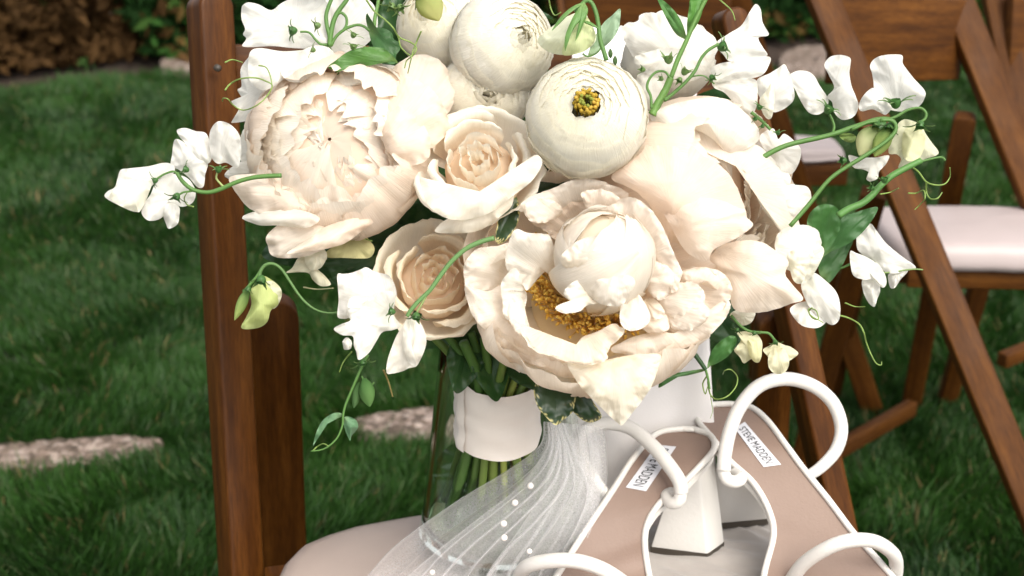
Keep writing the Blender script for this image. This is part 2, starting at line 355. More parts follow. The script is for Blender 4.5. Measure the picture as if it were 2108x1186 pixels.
# ------------------------------------------------------------------ chairs
def bar_mesh(L, wd, th, r0=0.0, r1=0.0, bev=.0022, cut0=0.0):
    """upright bar: length along +Z from 0, width along X, thickness along Y; r0/r1 round the bottom/top outline"""
    bm = bmesh.new(); out = []
    def corner(cx_, cz_, r_, a0):
        if r_ <= 0: out.append((cx_, cz_)); return
        for k in range(7):
            a = a0 + math.pi / 2 * k / 6; out.append((cx_ + r_ * math.cos(a), cz_ + r_ * math.sin(a)))
    h = wd / 2
    if r0 > 0: corner(-h + r0, r0, r0, math.pi); corner(h - r0, r0, r0, 1.5 * math.pi)
    else: out += [(-h, 0), (h, cut0)]
    if r1 > 0: corner(h - r1, L - r1, r1, 0); corner(-h + r1, L - r1, r1, math.pi / 2)
    else: out += [(h, L), (-h, L)]
    a = [bm.verts.new((x, -th / 2, z)) for x, z in out]; b_ = [bm.verts.new((x, th / 2, z)) for x, z in out]
    bm.faces.new(a); bm.faces.new(list(reversed(b_))); n = len(out)
    for i in range(n): bm.faces.new((a[(i+1) % n], a[i], b_[i], b_[(i+1) % n]))
    bmesh.ops.recalc_face_normals(bm, faces=bm.faces)
    bmesh.ops.bevel(bm, geom=[e for e in bm.edges if e.calc_face_angle(0) > .9], offset=bev, segments=3, profile=.5, affect='EDGES')
    L2 = [e for e in bm.edges if abs(e.verts[0].co.z - e.verts[1].co.z) > L * .3]
    bmesh.ops.subdivide_edges(bm, edges=L2, cuts=24, use_grid_fill=True)
    me = bpy.data.meshes.new('bar'); bm.to_mesh(me); bm.free()
    for p in me.polygons: p.use_smooth = True
    try: me.set_sharp_from_angle(angle=R(38))
    except Exception: pass
    return me
def bar(T, name, p0, p1, wd, th, wdir, mat, r0=0, r1=0, parent=None, label=None, bev=.0022):
    p0, p1 = Vector(p0), Vector(p1); z = (p1 - p0).normalized(); x = Vector(wdir); x = (x - z * x.dot(z)).normalized(); y = z.cross(x)
    Mx = Matrix.Translation(p0) @ Matrix((x, y, z)).transposed().to_4x4()
    return T.placed(name, bar_mesh((p1 - p0).length, wd, th, r0, r1, bev), mat, Mx, parent, label)
def cushion(c, ax, ay, hx, hy, th, mat, T, tilt=0, name='seat_cushion', rz=.055, puff=.012):
    """rounded padded seat; c = centre of its top plane"""
    mb = MB(); rows = []; n = 72; ax, ay = Vector(ax).normalized(), Vector(ay).normalized(); up = ax.cross(ay).normalized()
    if up.z < 0: up = -up
    prof = [(0.001, 0), (.2, 0), (.45, 0), (.7, 0), (.85, 0), (.93, -.001), (.97, -.004), (.992, -.010), (1.0, -.018), (1.0, -th * .75), (.985, -th), (.8, -th), (.01, -th)]
    for s, dz in prof:
        row = []
        for k in range(n):
            a = 2 * math.pi * k / n; e = 5.5
            ca, sa = math.cos(a), math.sin(a); q = (abs(ca) ** e + abs(sa) ** e) ** (-1 / e)
            x, y = hx * ca * q * s, hy * sa * q * s
            z = dz + (puff * (1 - (x / hx) ** 2) * (1 - (y / hy) ** 2) if dz > -.02 else 0) + .0015 * nz(x * 30, y * 30, 2)
            row.append(c + ax * x + ay * y + up * z)
        rows.append(row)
    mb.grid(rows, closed=True); return T.part(name, mb, mat)

# near chair
SEATZ = .452
WA = Vector((math.cos(R(14)), math.sin(R(14)), 0)); FA = Vector((math.sin(R(14)), -math.cos(R(14)), 0))
T = Thing('folding_chair', 'dark brown varnished folding chair with cream seat that carries the vase and sandals', 'chair', (0, .95, 0), 'wooden folding chairs on the lawn')
def ext(p, q, t): return p + (q - p) * t
lt = P(430, -12, 1.120); lb = P(497, 1186, 1.152)
lfoot = ext(lt, lb, (lt.z) / (lt.z - lb.z))
pwd = Vector((math.cos(R(38)), math.sin(R(38)), 0))
bar(T, 'leg', lfoot, lt, .029, .029, pwd, M_wood, 0, .0115, bev=.0030)
rt = P(1497, 20, 1.215); rb = P(1716, 1040, 1.262); rfoot = ext(rt, rb, rt.z / (rt.z - rb.z))
bar(T, 'leg', rfoot, rt, .024, .030, WA, M_wood, 0, .010, bev=.003)
# rear legs (rounded tops beside the seat)
a_ = P(547, 612, 1.185); f_ = Vector((a_.x - .030, a_.y + .10, 0)); bar(T, 'leg', f_, a_, .052, .018, WA, M_wood, 0, .020)
a_ = P(1596, 640, 1.27); f_ = Vector((a_.x + .03, a_.y + .10, 0)); bar(T, 'leg', f_, a_, .034, .018, WA, M_wood, 0, .014)
mbolt = MB(); bc = P(449, 141, 1.100); tube(mbolt, [bc, bc + CZ * .004], .0028, 12, col=(.02, .02, .02)); T.part('bolt', mbolt, M_dark)
# backrest boards between the posts
def lerp_z(a, b, z): return a + (b - a) * ((z - a.z) / (b.z - a.z))
for z0, z1 in ((.765, .835),):
    pass
s0 = P(458, 172, 1.145); s1 = P(1512, 178, 1.235)
bar(T, 'backrest_board', s0, s1, .062, .014, (0, .25, 1), M_wood, 0, 0)
# seat
cl = G(556, 1092, SEATZ); seat_c = cl + WA * .215 + FA * .19
cushion(seat_c, WA, FA, .222, .196, .034, M_vinyl, T, puff=.004)
sc0 = seat_c - Vector((0, 0, .046))
for sgn in (-1, 1): bar(T, 'seat_rail', sc0 + WA * (.212 * sgn) - FA * .19, sc0 + WA * (.212 * sgn) + FA * .2, .028, .02, (0, 0, 1), M_wood)
bar(T, 'seat_rail', sc0 - WA * .2 - FA * .18, sc0 + WA * .2 - FA * .18, .028, .02, (0, 0, 1), M_wood)
bar(T, 'seat_rail', sc0 - WA * .2 + FA * .19, sc0 + WA * .2 + FA * .19, .028, .02, (0, 0, 1), M_wood)
for p_ in ((585, 655), (1500, 640)): pass

# far chair at the right
T = Thing('folding_chair', 'medium brown folding chair with white seat at the right, seen from its side', 'chair', G(1850, 800, 0), 'wooden folding chairs on the lawn')
def long_leg(xy0, xy1, d0, d1, wd, th, wdir, **k):
    p0, p1 = P(*xy0, d0), P(*xy1, d1)
    if p1.z > .02: p1 = ext(p0, p1, p0.z / (p0.z - p1.z))
    return bar(T, 'leg', p1, p0, wd, th, wdir, M_wood2, 0, 0, **k), p0, p1
l1, A0, A1 = long_leg((1655, -95), (2100, 985), 1.66, 1.60, .036, .018, (1, .2, .2))
l2, B0, B1 = long_leg((1905, -150), (2195, 560), 1.90, 1.86, .044, .020, (1, .2, .2), bev=.003)
p0, p1 = P(1988, 236, 1.90), G(1872, 852, 0.0); bar(T, 'leg', p1, p0, .030, .02, (1, -.3, 0), M_wood2, 0, .010)
n0 = P(1800, 395, 1.68); n1 = G(1640, 985, .015); bar(T, 'leg', n1, n0, .03, .02, (1, -.3, 0), M_wood2)
bar(T, 'foot_rail', G(1878, 838, .05), G(1640, 975, .05), .024, .018, (0, 0, 1), M_wood2)
bar(T, 'backrest_board', P(1712, 82, 1.70), P(1975, 82, 1.90), .105, .014, (0, .15, 1), M_wood2)
# padded seat
e0 = G(1838, 520, .445); e1 = G(2330, 528, .445); e2 = G(1960, 445, .425)
axs = (e1 - e0).normalized(); ays = (e2 - e0); ays = (ays - axs * ays.dot(axs)); hy = ays.length / 2; ays.normalize(); hx = (e1 - e0).length / 2
cc_ = (e0 + e1) / 2 + ays * hy + Vector((0, 0, .012))
cushion(cc_, axs, ays, hx, hy * 1.15, .030, M_vinyl2, T, puff=.012)
bar(T, 'seat_rail', e0 + axs * .02 + Vector((0, 0, -.030)) + ays * .004, e1 + Vector((0, 0, -.030)), .026, .02, (0, 0, 1), M_wood2)
bar(T, 'seat_rail', e0 + axs * .02 + ays * .01 + Vector((0, 0, -.03)), e0 + axs * .02 + ays * hy * 1.9 + Vector((0, 0, -.03)), .026, .02, (0, 0, 1), M_wood2)

# second row chair directly behind the bouquet
T = Thing('folding_chair', 'brown folding chair partly hidden behind the top and right of the bouquet', 'chair', G(1400, 700, 0), 'wooden folding chairs on the lawn')
bar(T, 'backrest_board', P(1165, 15, 1.95), P(1500, 38, 1.85), .13, .014, (0, .15, 1), M_wood2)
q0 = P(1160, -60, 1.96); q1 = ext(q0, P(1240, 500, 1.93), 2.0); q1.z = .0; bar(T, 'leg', q1, q0, .03, .025, (1, 0, 0), M_wood2)
q0 = P(1478, -120, 1.86); q1 = G(1800, 860, 0); bar(T, 'leg', q1, q0, .034, .025, (1, 0, 0), M_wood2)
cz = G(1745, 322, .445); bx = G(1330, 330, .445); ax = (cz - bx).normalized(); ay = Vector((-ax.y, ax.x, 0))
cushion((cz + bx) / 2 + ay * .035 + Vector((0, 0, .012)), ax, ay, (cz - bx).length / 2, .045, .02, M_vinyl2, T, puff=.004)
bar(T, 'seat_rail', bx + Vector((0, 0, -.026)), cz + Vector((0, 0, -.026)), .032, .02, (0, 0, 1), M_wood2)
bar(T, 'leg', G(1705, 830, 0), P(1790, 430, 1.98), .030, .02, (1, 0, 0), M_wood2)
bar(T, 'leg', G(1560, 800, 0), P(1575, 330, 2.0), .030, .02, (1, 0, 0), M_wood2)
# another chair further right, mostly cropped by the frame
T = Thing('folding_chair', 'brown folding chair mostly cropped at the right edge, low stretcher visible', 'chair', G(2150, 750, 0), 'wooden folding chairs on the lawn')
bar(T, 'leg', G(1943, 846, .0), P(2040, 500, 2.05), .028, .02, (1, 0, 0), M_wood2)
bar(T, 'stretcher', P(2062, 742, 2.1), P(2230, 676, 2.2), .022, .018, (0, 0, 1), M_wood2)
bar(T, 'leg', G(2230, 860, .0), P(2150, 470, 2.1), .03, .02, (1, 0, 0), M_wood2)
bar(T, 'seat_rail', P(2030, 495, 2.05), P(2330, 480, 2.2), .03, .02, (0, 0, 1), M_wood2)
bar(T, 'backrest_board', P(2075, 90, 2.1), P(2330, 70, 2.2), .16, .014, (0, .15, 1), M_wood2)
bar(T, 'leg', P(2150, 480, 2.1), P(2040, -60, 2.12), .04, .02, (1, 0, 0), M_wood2)
# ------------------------------------------------------------------ flower builders
WHITE = (.93, .91, .855); IVORY = (.94, .925, .865); CREAM = (.91, .84, .70); BLUSH = (.94, .84, .74); BL2 = (.94, .74, .585); PEACH = (.93, .65, .43)
GLD = (.96, .68, .13); LIME = (.50, .60, .22); GREEN = (.09, .20, .045); DKG = (.022, .065, .018); MIDG = (.055, .15, .035)
def mixc(a, b, f): f = max(0, min(1, f)); return tuple(x * (1 - f) + y * f for x, y in zip(a, b))
class Frame:
    """flower frame: origin at a pixel/depth, Z axis given in camera terms (right, up, towards camera)"""
    def __init__(s, x, y, d, ax=(0, 0, 1), spin=0.0, rpx=100):
        s.o = P(x, y, d); z = (CX * ax[0] + CY * ax[1] + CZ * ax[2]).normalized(); u = (CX - z * CX.dot(z))
        if u.length < .3: u = CY - z * CY.dot(z)
        u.normalize(); v = z.cross(u); c, s_ = math.cos(spin), math.sin(spin); s.x = u * c + v * s_; s.y = v * c - u * s_; s.z = z; s.R = px(rpx, d)
    def __call__(s, p): return s.o + (s.x * p[0] + s.y * p[1] + s.z * p[2]) * s.R
def cup(F, a0, hs, prof, tip, base, seed=0, rag=.05, ruf=.03, fr=5, env=3.0, nu=15, nv=12, cf=.45, basew=.35, ewave=.0, shift=(0, 0, 0), vtop=.62, tipc=None, flute=.012):
    """petal wrapped on a body of revolution; prof = [(r, z)] from the base to the rim, in units of F.R"""
    pr = crom([(r, 0, z) for r, z in prof], 40); rows = []; cs = []; uv = []
    for i in range(nu):
        u = -1 + 2 * i / (nu - 1)
        e = 1 - abs(u) ** env; vm = vtop + (1 - vtop) * e ** .55 if e > 0 else vtop
        vm -= rag * (.5 + nz(u * fr + seed * 3.1, seed * 1.7)) + rag * .6 * max(0, nz(u * fr * 3 + seed, seed, 5))
        row = []
        for j in range(nv):
            v = j / (nv - 1) * vm; f = v * 39; k = min(int(f), 38); q = pr[k].lerp(pr[k+1], f - k)
            wv = basew + (1 - basew) * min(1, v / .55) ** .8
            an = a0 + hs * u * wv
            n_ = nz(math.cos(an) * 2.3 + seed, math.sin(an) * 2.3, v * 1.6 + seed) * ruf * (.3 + v * 1.5) + nz(u * 4 + seed, v * 2.2, seed * 2) * ruf * v * v * 1.4
            n_ += ewave * math.sin(u * fr * 2.4 + seed) * v ** 4 + flute * math.sin(u * 13 * hs ** .5 + 2.5 * nz(u * 2, seed) + seed) * v ** 1.5 * (.4 + .6 * abs(nz(u * 3, v, seed)))
            n_ += ruf * .9 * nz(u * 9 + seed, v * 5, seed) * v ** 4
            r = q.x + n_; z = q.z + nz(u * 2 + seed, v * 2, 9) * ruf * v * .8
            row.append(F((r * math.cos(an) + shift[0], r * math.sin(an) + shift[1], z + shift[2])))
            c = mixc(base, tip, (v / max(cf, .01)) ** .8) if v < cf else tip
            if tipc and v > .82: c = mixc(tip, tipc, (v - .82) / .18)
            cs.append(c); uv.append((u, v))
        rows.append(row)
    mb = MB(); mb.grid(rows, cs, uv); return mb
def traced(pts, d0, d1, base=None, tip=WHITE, bcol=None, bulge=.008, rag=0.0, ruf=.0015, seed=0, crease=None, cf=.4, n=72, rings=11, ringc=None, curl=.0, th=.00035, smooth=True, fr=.02, roll=.0, flute=.0009):
    """petal or leaf from its outline (photo pixels): depth d0 at its base, d1 at its far rim, bulged and ruffled, with thickness"""
    bulge *= .6; flute *= 1.8
    p2 = crom([(x, y, 0) for x, y in pts], n, True) if smooth else [Vector((x, y, 0)) for x, y in pts]; n = len(p2)
    c = sum(p2, Vector()) / n
    if base is None: base = (c.x, c.y)
    b = Vector((base[0], base[1], 0)); md = max((p - b).length for p in p2)
    D = (d0 + d1) / 2; rows = []; cs = []; uv = []
    cen = c if crease is None else c
    for k in range(rings + 1):
        s = (k / rings) ** .85 if k else .004
        row = []
        for i, p in enumerate(p2):
            q = c + (p - c) * s
            if rag and k >= rings - 1: q = c + (p - c) * (s - rag * (.6 + 1.1 * nz(p.x * .07 + seed, p.y * .07, 3) + 1.3 * max(0, nz(p.x * .19 + seed, p.y * .19, 8))))
            t_ = (q - b).length / md
            dep = d0 + (d1 - d0) * t_ - bulge * (1 - s * s) + ruf * nz(q.x * fr + seed, q.y * fr, seed) * 2.2 * (.3 + s)
            dep += ruf * 1.6 * nz(q.x * fr * 3 + seed, q.y * fr * 3, seed + 4) * s ** 3 + curl * s ** 5
            an_ = math.atan2(q.y - b.y, q.x - b.x)
            dep += flute * math.sin(an_ * 11 + 3 * nz(an_ * 1.5, t_ * 1.2, seed) + seed) * min(1, t_ * 1.2) * (.35 + .9 * abs(nz(an_ * 2.3, t_ * 2, seed + 7))) + ruf * .8 * nz(q.x * .10, q.y * .10, seed) * s ** 2
            if roll: dep += roll * nz(math.cos(6.283 * i / n) * 1.5 + seed, math.sin(6.283 * i / n) * 1.5, 1) * s ** 3
            if crease is not None:
                (ax, ay), (bx_, by_), amp = crease; dx, dy = bx_ - ax, by_ - ay; L = math.hypot(dx, dy)
                dist = abs((q.x - ax) * dy - (q.y - ay) * dx) / L; dep += amp * (1 - min(1, dist / (md * .5))) ** 2
            row.append(P(q.x, q.y, dep))
            col = mixc(bcol or tip, tip, t_ / cf) if t_ < cf else tip
            if ringc: col = mixc(col, ringc, max(0, (s - .8) / .2))
            cs.append(col); v = q - b; uv.append((math.atan2(v.y, v.x) / 1.2, t_))
        rows.append(row)
    mb = MB(); mb.grid(rows, cs, uv, closed=True)
    return mb
STK = .60
def stem_p(T, pts, d, r, name='stem', col=GREEN, smooth=28, n=7, parent=None, mat=None):
    r0 = r; r = (lambda u: r0(u) * STK) if callable(r0) else (lambda u: r0 * STK * (1.12 - .2 * u + .07 * nz(u * 9, r0 * 900)))
    mb = MB(); tube(mb, tubes3(pts, d), r, n, col=col, smooth_pts=smooth); return T.part(name, mb, mat or M_stem, parent)
def calyx(T, x, y, d, ang, size_, n=5, col=MIDG, spread=.75, toward=.35, seed=0, parent=None, cup_=True):
    """green sepals: a small cup and pointed lobes; ang = screen direction (deg, y up) the flower points to"""
    size = size_ * 1.35; d -= .006; a = R(ang); ax = (math.cos(a), math.sin(a), toward); F = Frame(x, y, d, ax, seed * .7, size); mb = MB()
    rows = []; cs = []
    for r, z in ((.10, -.32), (.24, -.2), (.32, 0), (.30, .22)):
        rows.append([F((r * math.cos(k * .785), r * math.sin(k * .785), z)) for k in range(8)]); cs += [col] * 8
    mb.grid(rows, cs, closed=True)
    for k in range(n):
        a_ = 6.283 * k / n + nz(seed, k) * .8; L = 1.0 + .5 * nz(seed * 3, k * 2.2); rr = []; c2 = []; uvs = []
        for j in range(6):
            v = j / 5; wd = .20 * (1 - v) ** .8 * (.6 + 1.2 * v * (1 - v)); rad = .28 + spread * L * v ** 1.1; z = .05 + .55 * v * L - .55 * spread * v * v
            ca, sa = math.cos(a_), math.sin(a_)
            rr.append([F((rad * ca - s * wd * sa, rad * sa + s * wd * ca, z - .05 * abs(s))) for s in (-1, 0, 1)]); cc = mixc(col, LIME, .25 * v); c2 += [cc] * 3; uvs += [(-1, v), (0, v), (1, v)]
        mb.grid(rr, c2, uvs)
    return T.part('calyx', mb, M_leaf, parent)
def bud(T, x, y, d, ang, L, wd, c0, c1, seed=0, name='bud', toward=.2, cal=True):
    a = R(ang); F = Frame(x, y, d, (math.cos(a), math.sin(a), toward), seed, L); mb = MB(); rows = []; cs = []; n = 18; q = wd / L
    for j in range(12):
        v = j / 11; r = q * .5 * math.sin(math.pi * min(1, v * .96 + .03)) ** .75 * (1.15 - .25 * v)
        row = []
        for k in range(n):
            an = 6.283 * k / n; rr = r * (1 + .14 * math.cos(2 * an + v * 2 + seed) - .10 * max(0, math.cos(an * 3 + seed * 2 + v * 3)) ** 4)
            row.append(F((rr * math.cos(an), rr * .8 * math.sin(an), v)))
            cs.append(mixc(c1, c0, v * 1.3 + .25 * nz(an, v * 2, seed)))
        rows.append(row)
    mb.grid(rows, cs, closed=True); o = T.part(name, mb, M_pet)
    if cal: calyx(T, x, y, d, ang, max(wd * .62, 9), seed=seed, spread=.42, toward=toward, parent=o)
    return o
LEAFKW = dict(n=52, flute=.0004)
def leaf(T, pts, d0, d1, base, tip_, col, seed=0, ringc=None, bulge=.004, ruf=.002, mat=None, name='leaf', amp=.004, rag=0.0, parent=None):
    c2 = mixc(col, LIME, .18)
    mb = traced(pts, d0, d1, base, col, c2, bulge, rag, ruf, seed, (base, tip_, amp), ringc=ringc, cf=.25, rings=10, **LEAFKW)
    return T.part(name, mb, mat or M_leaf, parent)
def tendril(T, pts, d, r=.00075, col=(.22, .33, .08)):
    return stem_p(T, pts, d, lambda u: r * (1.2 - .5 * u), 'tendril', col, 60, 6)

# ---- filler leaves in the heart of the bouquet ----
BQ = (0.0, .93, .74)
rf = random.Random(4)
fillers = [(1110, 385, 75, 60), (1085, 420, 70, 110), (1150, 365, 60, 20), (1030, 470, 60, 80), (900, 450, 80, 40), (840, 470, 80, 150), (780, 500, 70, 170), (700, 545, 70, 170), (1130, 350, 80, 100),
           (960, 735, 60, 250), (1010, 750, 60, 280), (1080, 750, 60, 300), (900, 660, 80, 200), (1250, 380, 80, 60), (1300, 300, 90, 30), (640, 500, 80, 200), (1480, 660, 60, 320), (950, 200, 90, 90), (1080, 220, 90, 60),
           (800, 250, 90, 100), (1500, 500, 90, 0), (1550, 420, 90, 10), (1230, 250, 90, 45), (820, 90, 90, 90), (1330, 200, 80, 60), (700, 180, 90, 120), (1450, 250, 80, 40), (600, 350, 90, 180), (1300, 620, 90, 300), (1180, 780, 60, 280), (820, 570, 80, 200)]
TF = Thing('foliage_sprig', 'dark green broad leaves tucked between the flowers in the heart of the bouquet', 'foliage', P(1110, 420, 1.0))
for k, (x, y, L, a) in enumerate(fillers):
    a = R(a + rf.uniform(-15, 15)); L *= 1.3; dx, dy = math.cos(a), -math.sin(a); nx, ny = -dy, dx; q = []
    for t_, w_ in ((-1, 0), (-.6, .38), (0, .52), (.5, .36), (1, 0), (.5, -.36), (0, -.52), (-.6, -.38)): q.append((x + dx * t_ * L + nx * w_ * L, y + dy * t_ * L + ny * w_ * L))
    dd = (.952 if (y > 730 and x < 1100) else .985) + .03 * rf.random() * (y < 730) + (.03 if x > 1150 else 0); leaf(TF, q, dd + .015, dd - .01, (x - dx * L, y - dy * L), (x + dx * L, y + dy * L), mixc(DKG, MIDG, rf.random() * .5), k, amp=.006, ruf=.004)

def core(T, F, r, z0, h, col, seed=0, n=28):  # added filler surface under the petals, keeps dark crevices shallow
    rows = []; cs = []
    for j in range(12):
        th = math.pi / 2 * j / 11 + .02; rr = r * math.sin(th) if j < 11 else r
        rows.append([F(((rr * (1 + .06 * nz(math.cos(6.283 * k / n) * 3, math.sin(6.283 * k / n) * 3, seed))) * math.cos(6.283 * k / n), rr * math.sin(6.283 * k / n), z0 + h * math.cos(th) + .03 * nz(k * 1.3, j * 1.1, seed))) for k in range(n)]); cs += [col] * n
    mb = MB(); mb.grid(rows, cs, closed=True); T.part('crevice_filler', mb, M_pet)
def bomb(T, F, n, seed, tint, r0, r1, zf=.80):
    r_ = random.Random(seed)
    for k in range(n):
        f = k / (n - 1); th1 = .02 + 1.2 * f ** .85 + r_.uniform(-.16, .16); Rr = r0 + r1 * f + r_.uniform(-.03, .03); pr = []
        for q in range(8):
            th = math.pi * .8 + (th1 - math.pi * .8) * q / 7; pr.append((Rr * math.sin(max(th, .01)), Rr * (zf if math.cos(th) > 0 else .9) * math.cos(th)))
        pr[-1] = (pr[-1][0] + r_.uniform(-.02, .07), pr[-1][1] + r_.uniform(.0, .07))
        Fj = Frame(1054, 593, 1, (F.z.dot(CX) + r_.uniform(-.28, .28), F.z.dot(CY) + r_.uniform(-.28, .28), F.z.dot(CZ)), r_.uniform(0, 6), 1); Fj.o = F.o; Fj.R = F.R
        T.part('petal', cup(Fj, k * 2.39996 + r_.uniform(-.3, .3), r_.uniform(.45, .75), pr, mixc(tint, WHITE, .3 + .6 * r_.random()), mixc(tint, BL2, .8), seed + k * 1.7, .10, .05, 3.0, 3, nu=21, nv=14, cf=.75, basew=.6, flute=.03, shift=(r_.uniform(-.05, .05), r_.uniform(-.05, .05), 0)), M_pet)
# ================================================================== LEFT PEONY
def peony_left():
    cx_, cy_, d = 698, 306, .925
    T = Thing('peony', 'large pale blush peony with densely ruffled centre at the left of the bouquet', 'peony', P(cx_, cy_, d), 'peonies in the bouquet')
    F = Frame(cx_, cy_, d, (-.08, .10, .99), .3, 188)
    # guard petals behind, seen at the edges
    for k in range(9):
        a = k * .698 + .2; rr = 1.0 if k % 2 else .94
        T.part('petal', cup(F, a, .52, [(.05, -.75), (.55, -.66), (.92 * rr, -.30), (1.02 * rr, .02), (1.0 * rr, .22)], BLUSH, BL2, k, .06, .05, 5, 3.2, cf=.5, nu=17), M_pet)
    for k in range(7):
        a = k * .897 + .5
        T.part('petal', cup(F, a, .55, [(.05, -.6), (.5, -.5), (.83, -.12), (.90, .18), (.80, .42)], BLUSH, BL2, 20 + k, .08, .05, 6, 3, cf=.5, nu=17), M_pet)
    core(T, F, .90, -.16, .66, mixc(BL2, BLUSH, .4))
    # ruffled heart: incurved overlapping petals in many layers
    bomb(T, F, 84, 12, BLUSH, .60, .40)
    # large incurved petals covering the lower right and the upper right
    for k, (a, hs, seed) in enumerate([(-1.15, .62, 3), (-.35, .55, 5), (-2.0, .5, 8), (.75, .55, 9), (1.5, .5, 13), (-2.8, .42, 15), (2.6, .4, 17)]):
        T.part('petal', cup(F, a, hs, [(.05, -.7), (.6, -.6), (.97, -.18), (1.0, .12), (.86, .42), (.62 + .06 * (k % 3), .62)], BLUSH, BL2, seed, .10, .045, 4, 3.4, cf=.45, nu=21, nv=15), M_pet)
    # loose petals hanging to the lower left
    z1 = (200, 0, 2.372); z5 = (450, 450, 2.372)
    L = [(Zm(*z1, [(640, 870), (720, 850), (840, 850), (960, 900), (1050, 1000), (1000, 1060), (900, 1060), (760, 1030), (690, 960)]), (620, 400), .895, .905, BLUSH, 1),
         (Zm(*z1, [(705, 1065), (760, 1035), (850, 1030), (960, 1020), (1090, 1060), (1040, 1110), (960, 1110), (880, 1102), (790, 1100)]), (640, 440), .885, .905, WHITE, 2),
         (Zm(*z5, [(230, 90), (270, 45), (330, 15), (450, 20), (550, 10), (640, 60), (560, 130), (430, 185), (330, 195), (262, 185), (238, 140)]), (700, 440), .905, .90, BLUSH, 3),
         (Zm(*z5, [(330, 170), (440, 100), (520, 40), (650, 0), (760, 10), (700, 62), (620, 120), (520, 150), (430, 162)]), (760, 430), .90, .885, BLUSH, 4),
         (Zm(*z1, [(700, 660), (760, 590), (850, 560), (930, 640), (930, 860), (860, 880), (770, 850), (705, 800)]), (640, 320), .925, .94, IVORY, 5),
         (Zm(*z1, [(620, 850), (700, 790), (800, 790), (900, 850), (850, 880), (720, 870), (660, 880)]), (600, 360), .92, .935, WHITE, 6)]
    for pts, b_, d0, d1, c_, s in L: T.part('petal', traced(pts, d0, d1, b_, c_, mixc(c_, BL2, .3), .012, .02, .003, s, n=64), M_pet)
    # petals at the top right of the flower, reaching behind the rose
    for pts, b_, d0, d1, c_, s in [([(800, 150), (850, 112), (900, 120), (935, 165), (930, 225), (890, 250), (840, 240), (805, 200)], (800, 300), .915, .93, BLUSH, 7), ([(790, 200), (830, 160), (880, 175), (915, 220), (925, 270), (880, 310), (830, 305), (800, 260)], (780, 300), .90, .905, mixc(BLUSH, BL2, .2), 17), ([(770, 230), (800, 215), (850, 235), (885, 280), (880, 330), (830, 340), (790, 300)], (760, 320), .888, .895, BLUSH, 27), ([(650, 165), (700, 140), (790, 132), (850, 150), (860, 185), (760, 175), (680, 190)], (740, 250), .90, .93, WHITE, 8),
                                   ([(540, 190), (600, 150), (680, 150), (740, 190), (700, 240), (620, 250), (550, 240)], (660, 280), .90, .93, BLUSH, 9)]:
        T.part('petal', traced(pts, d0, d1, b_, c_, mixc(c_, BL2, .35), .014, .03, .003, s, n=64), M_pet)
peony_left()

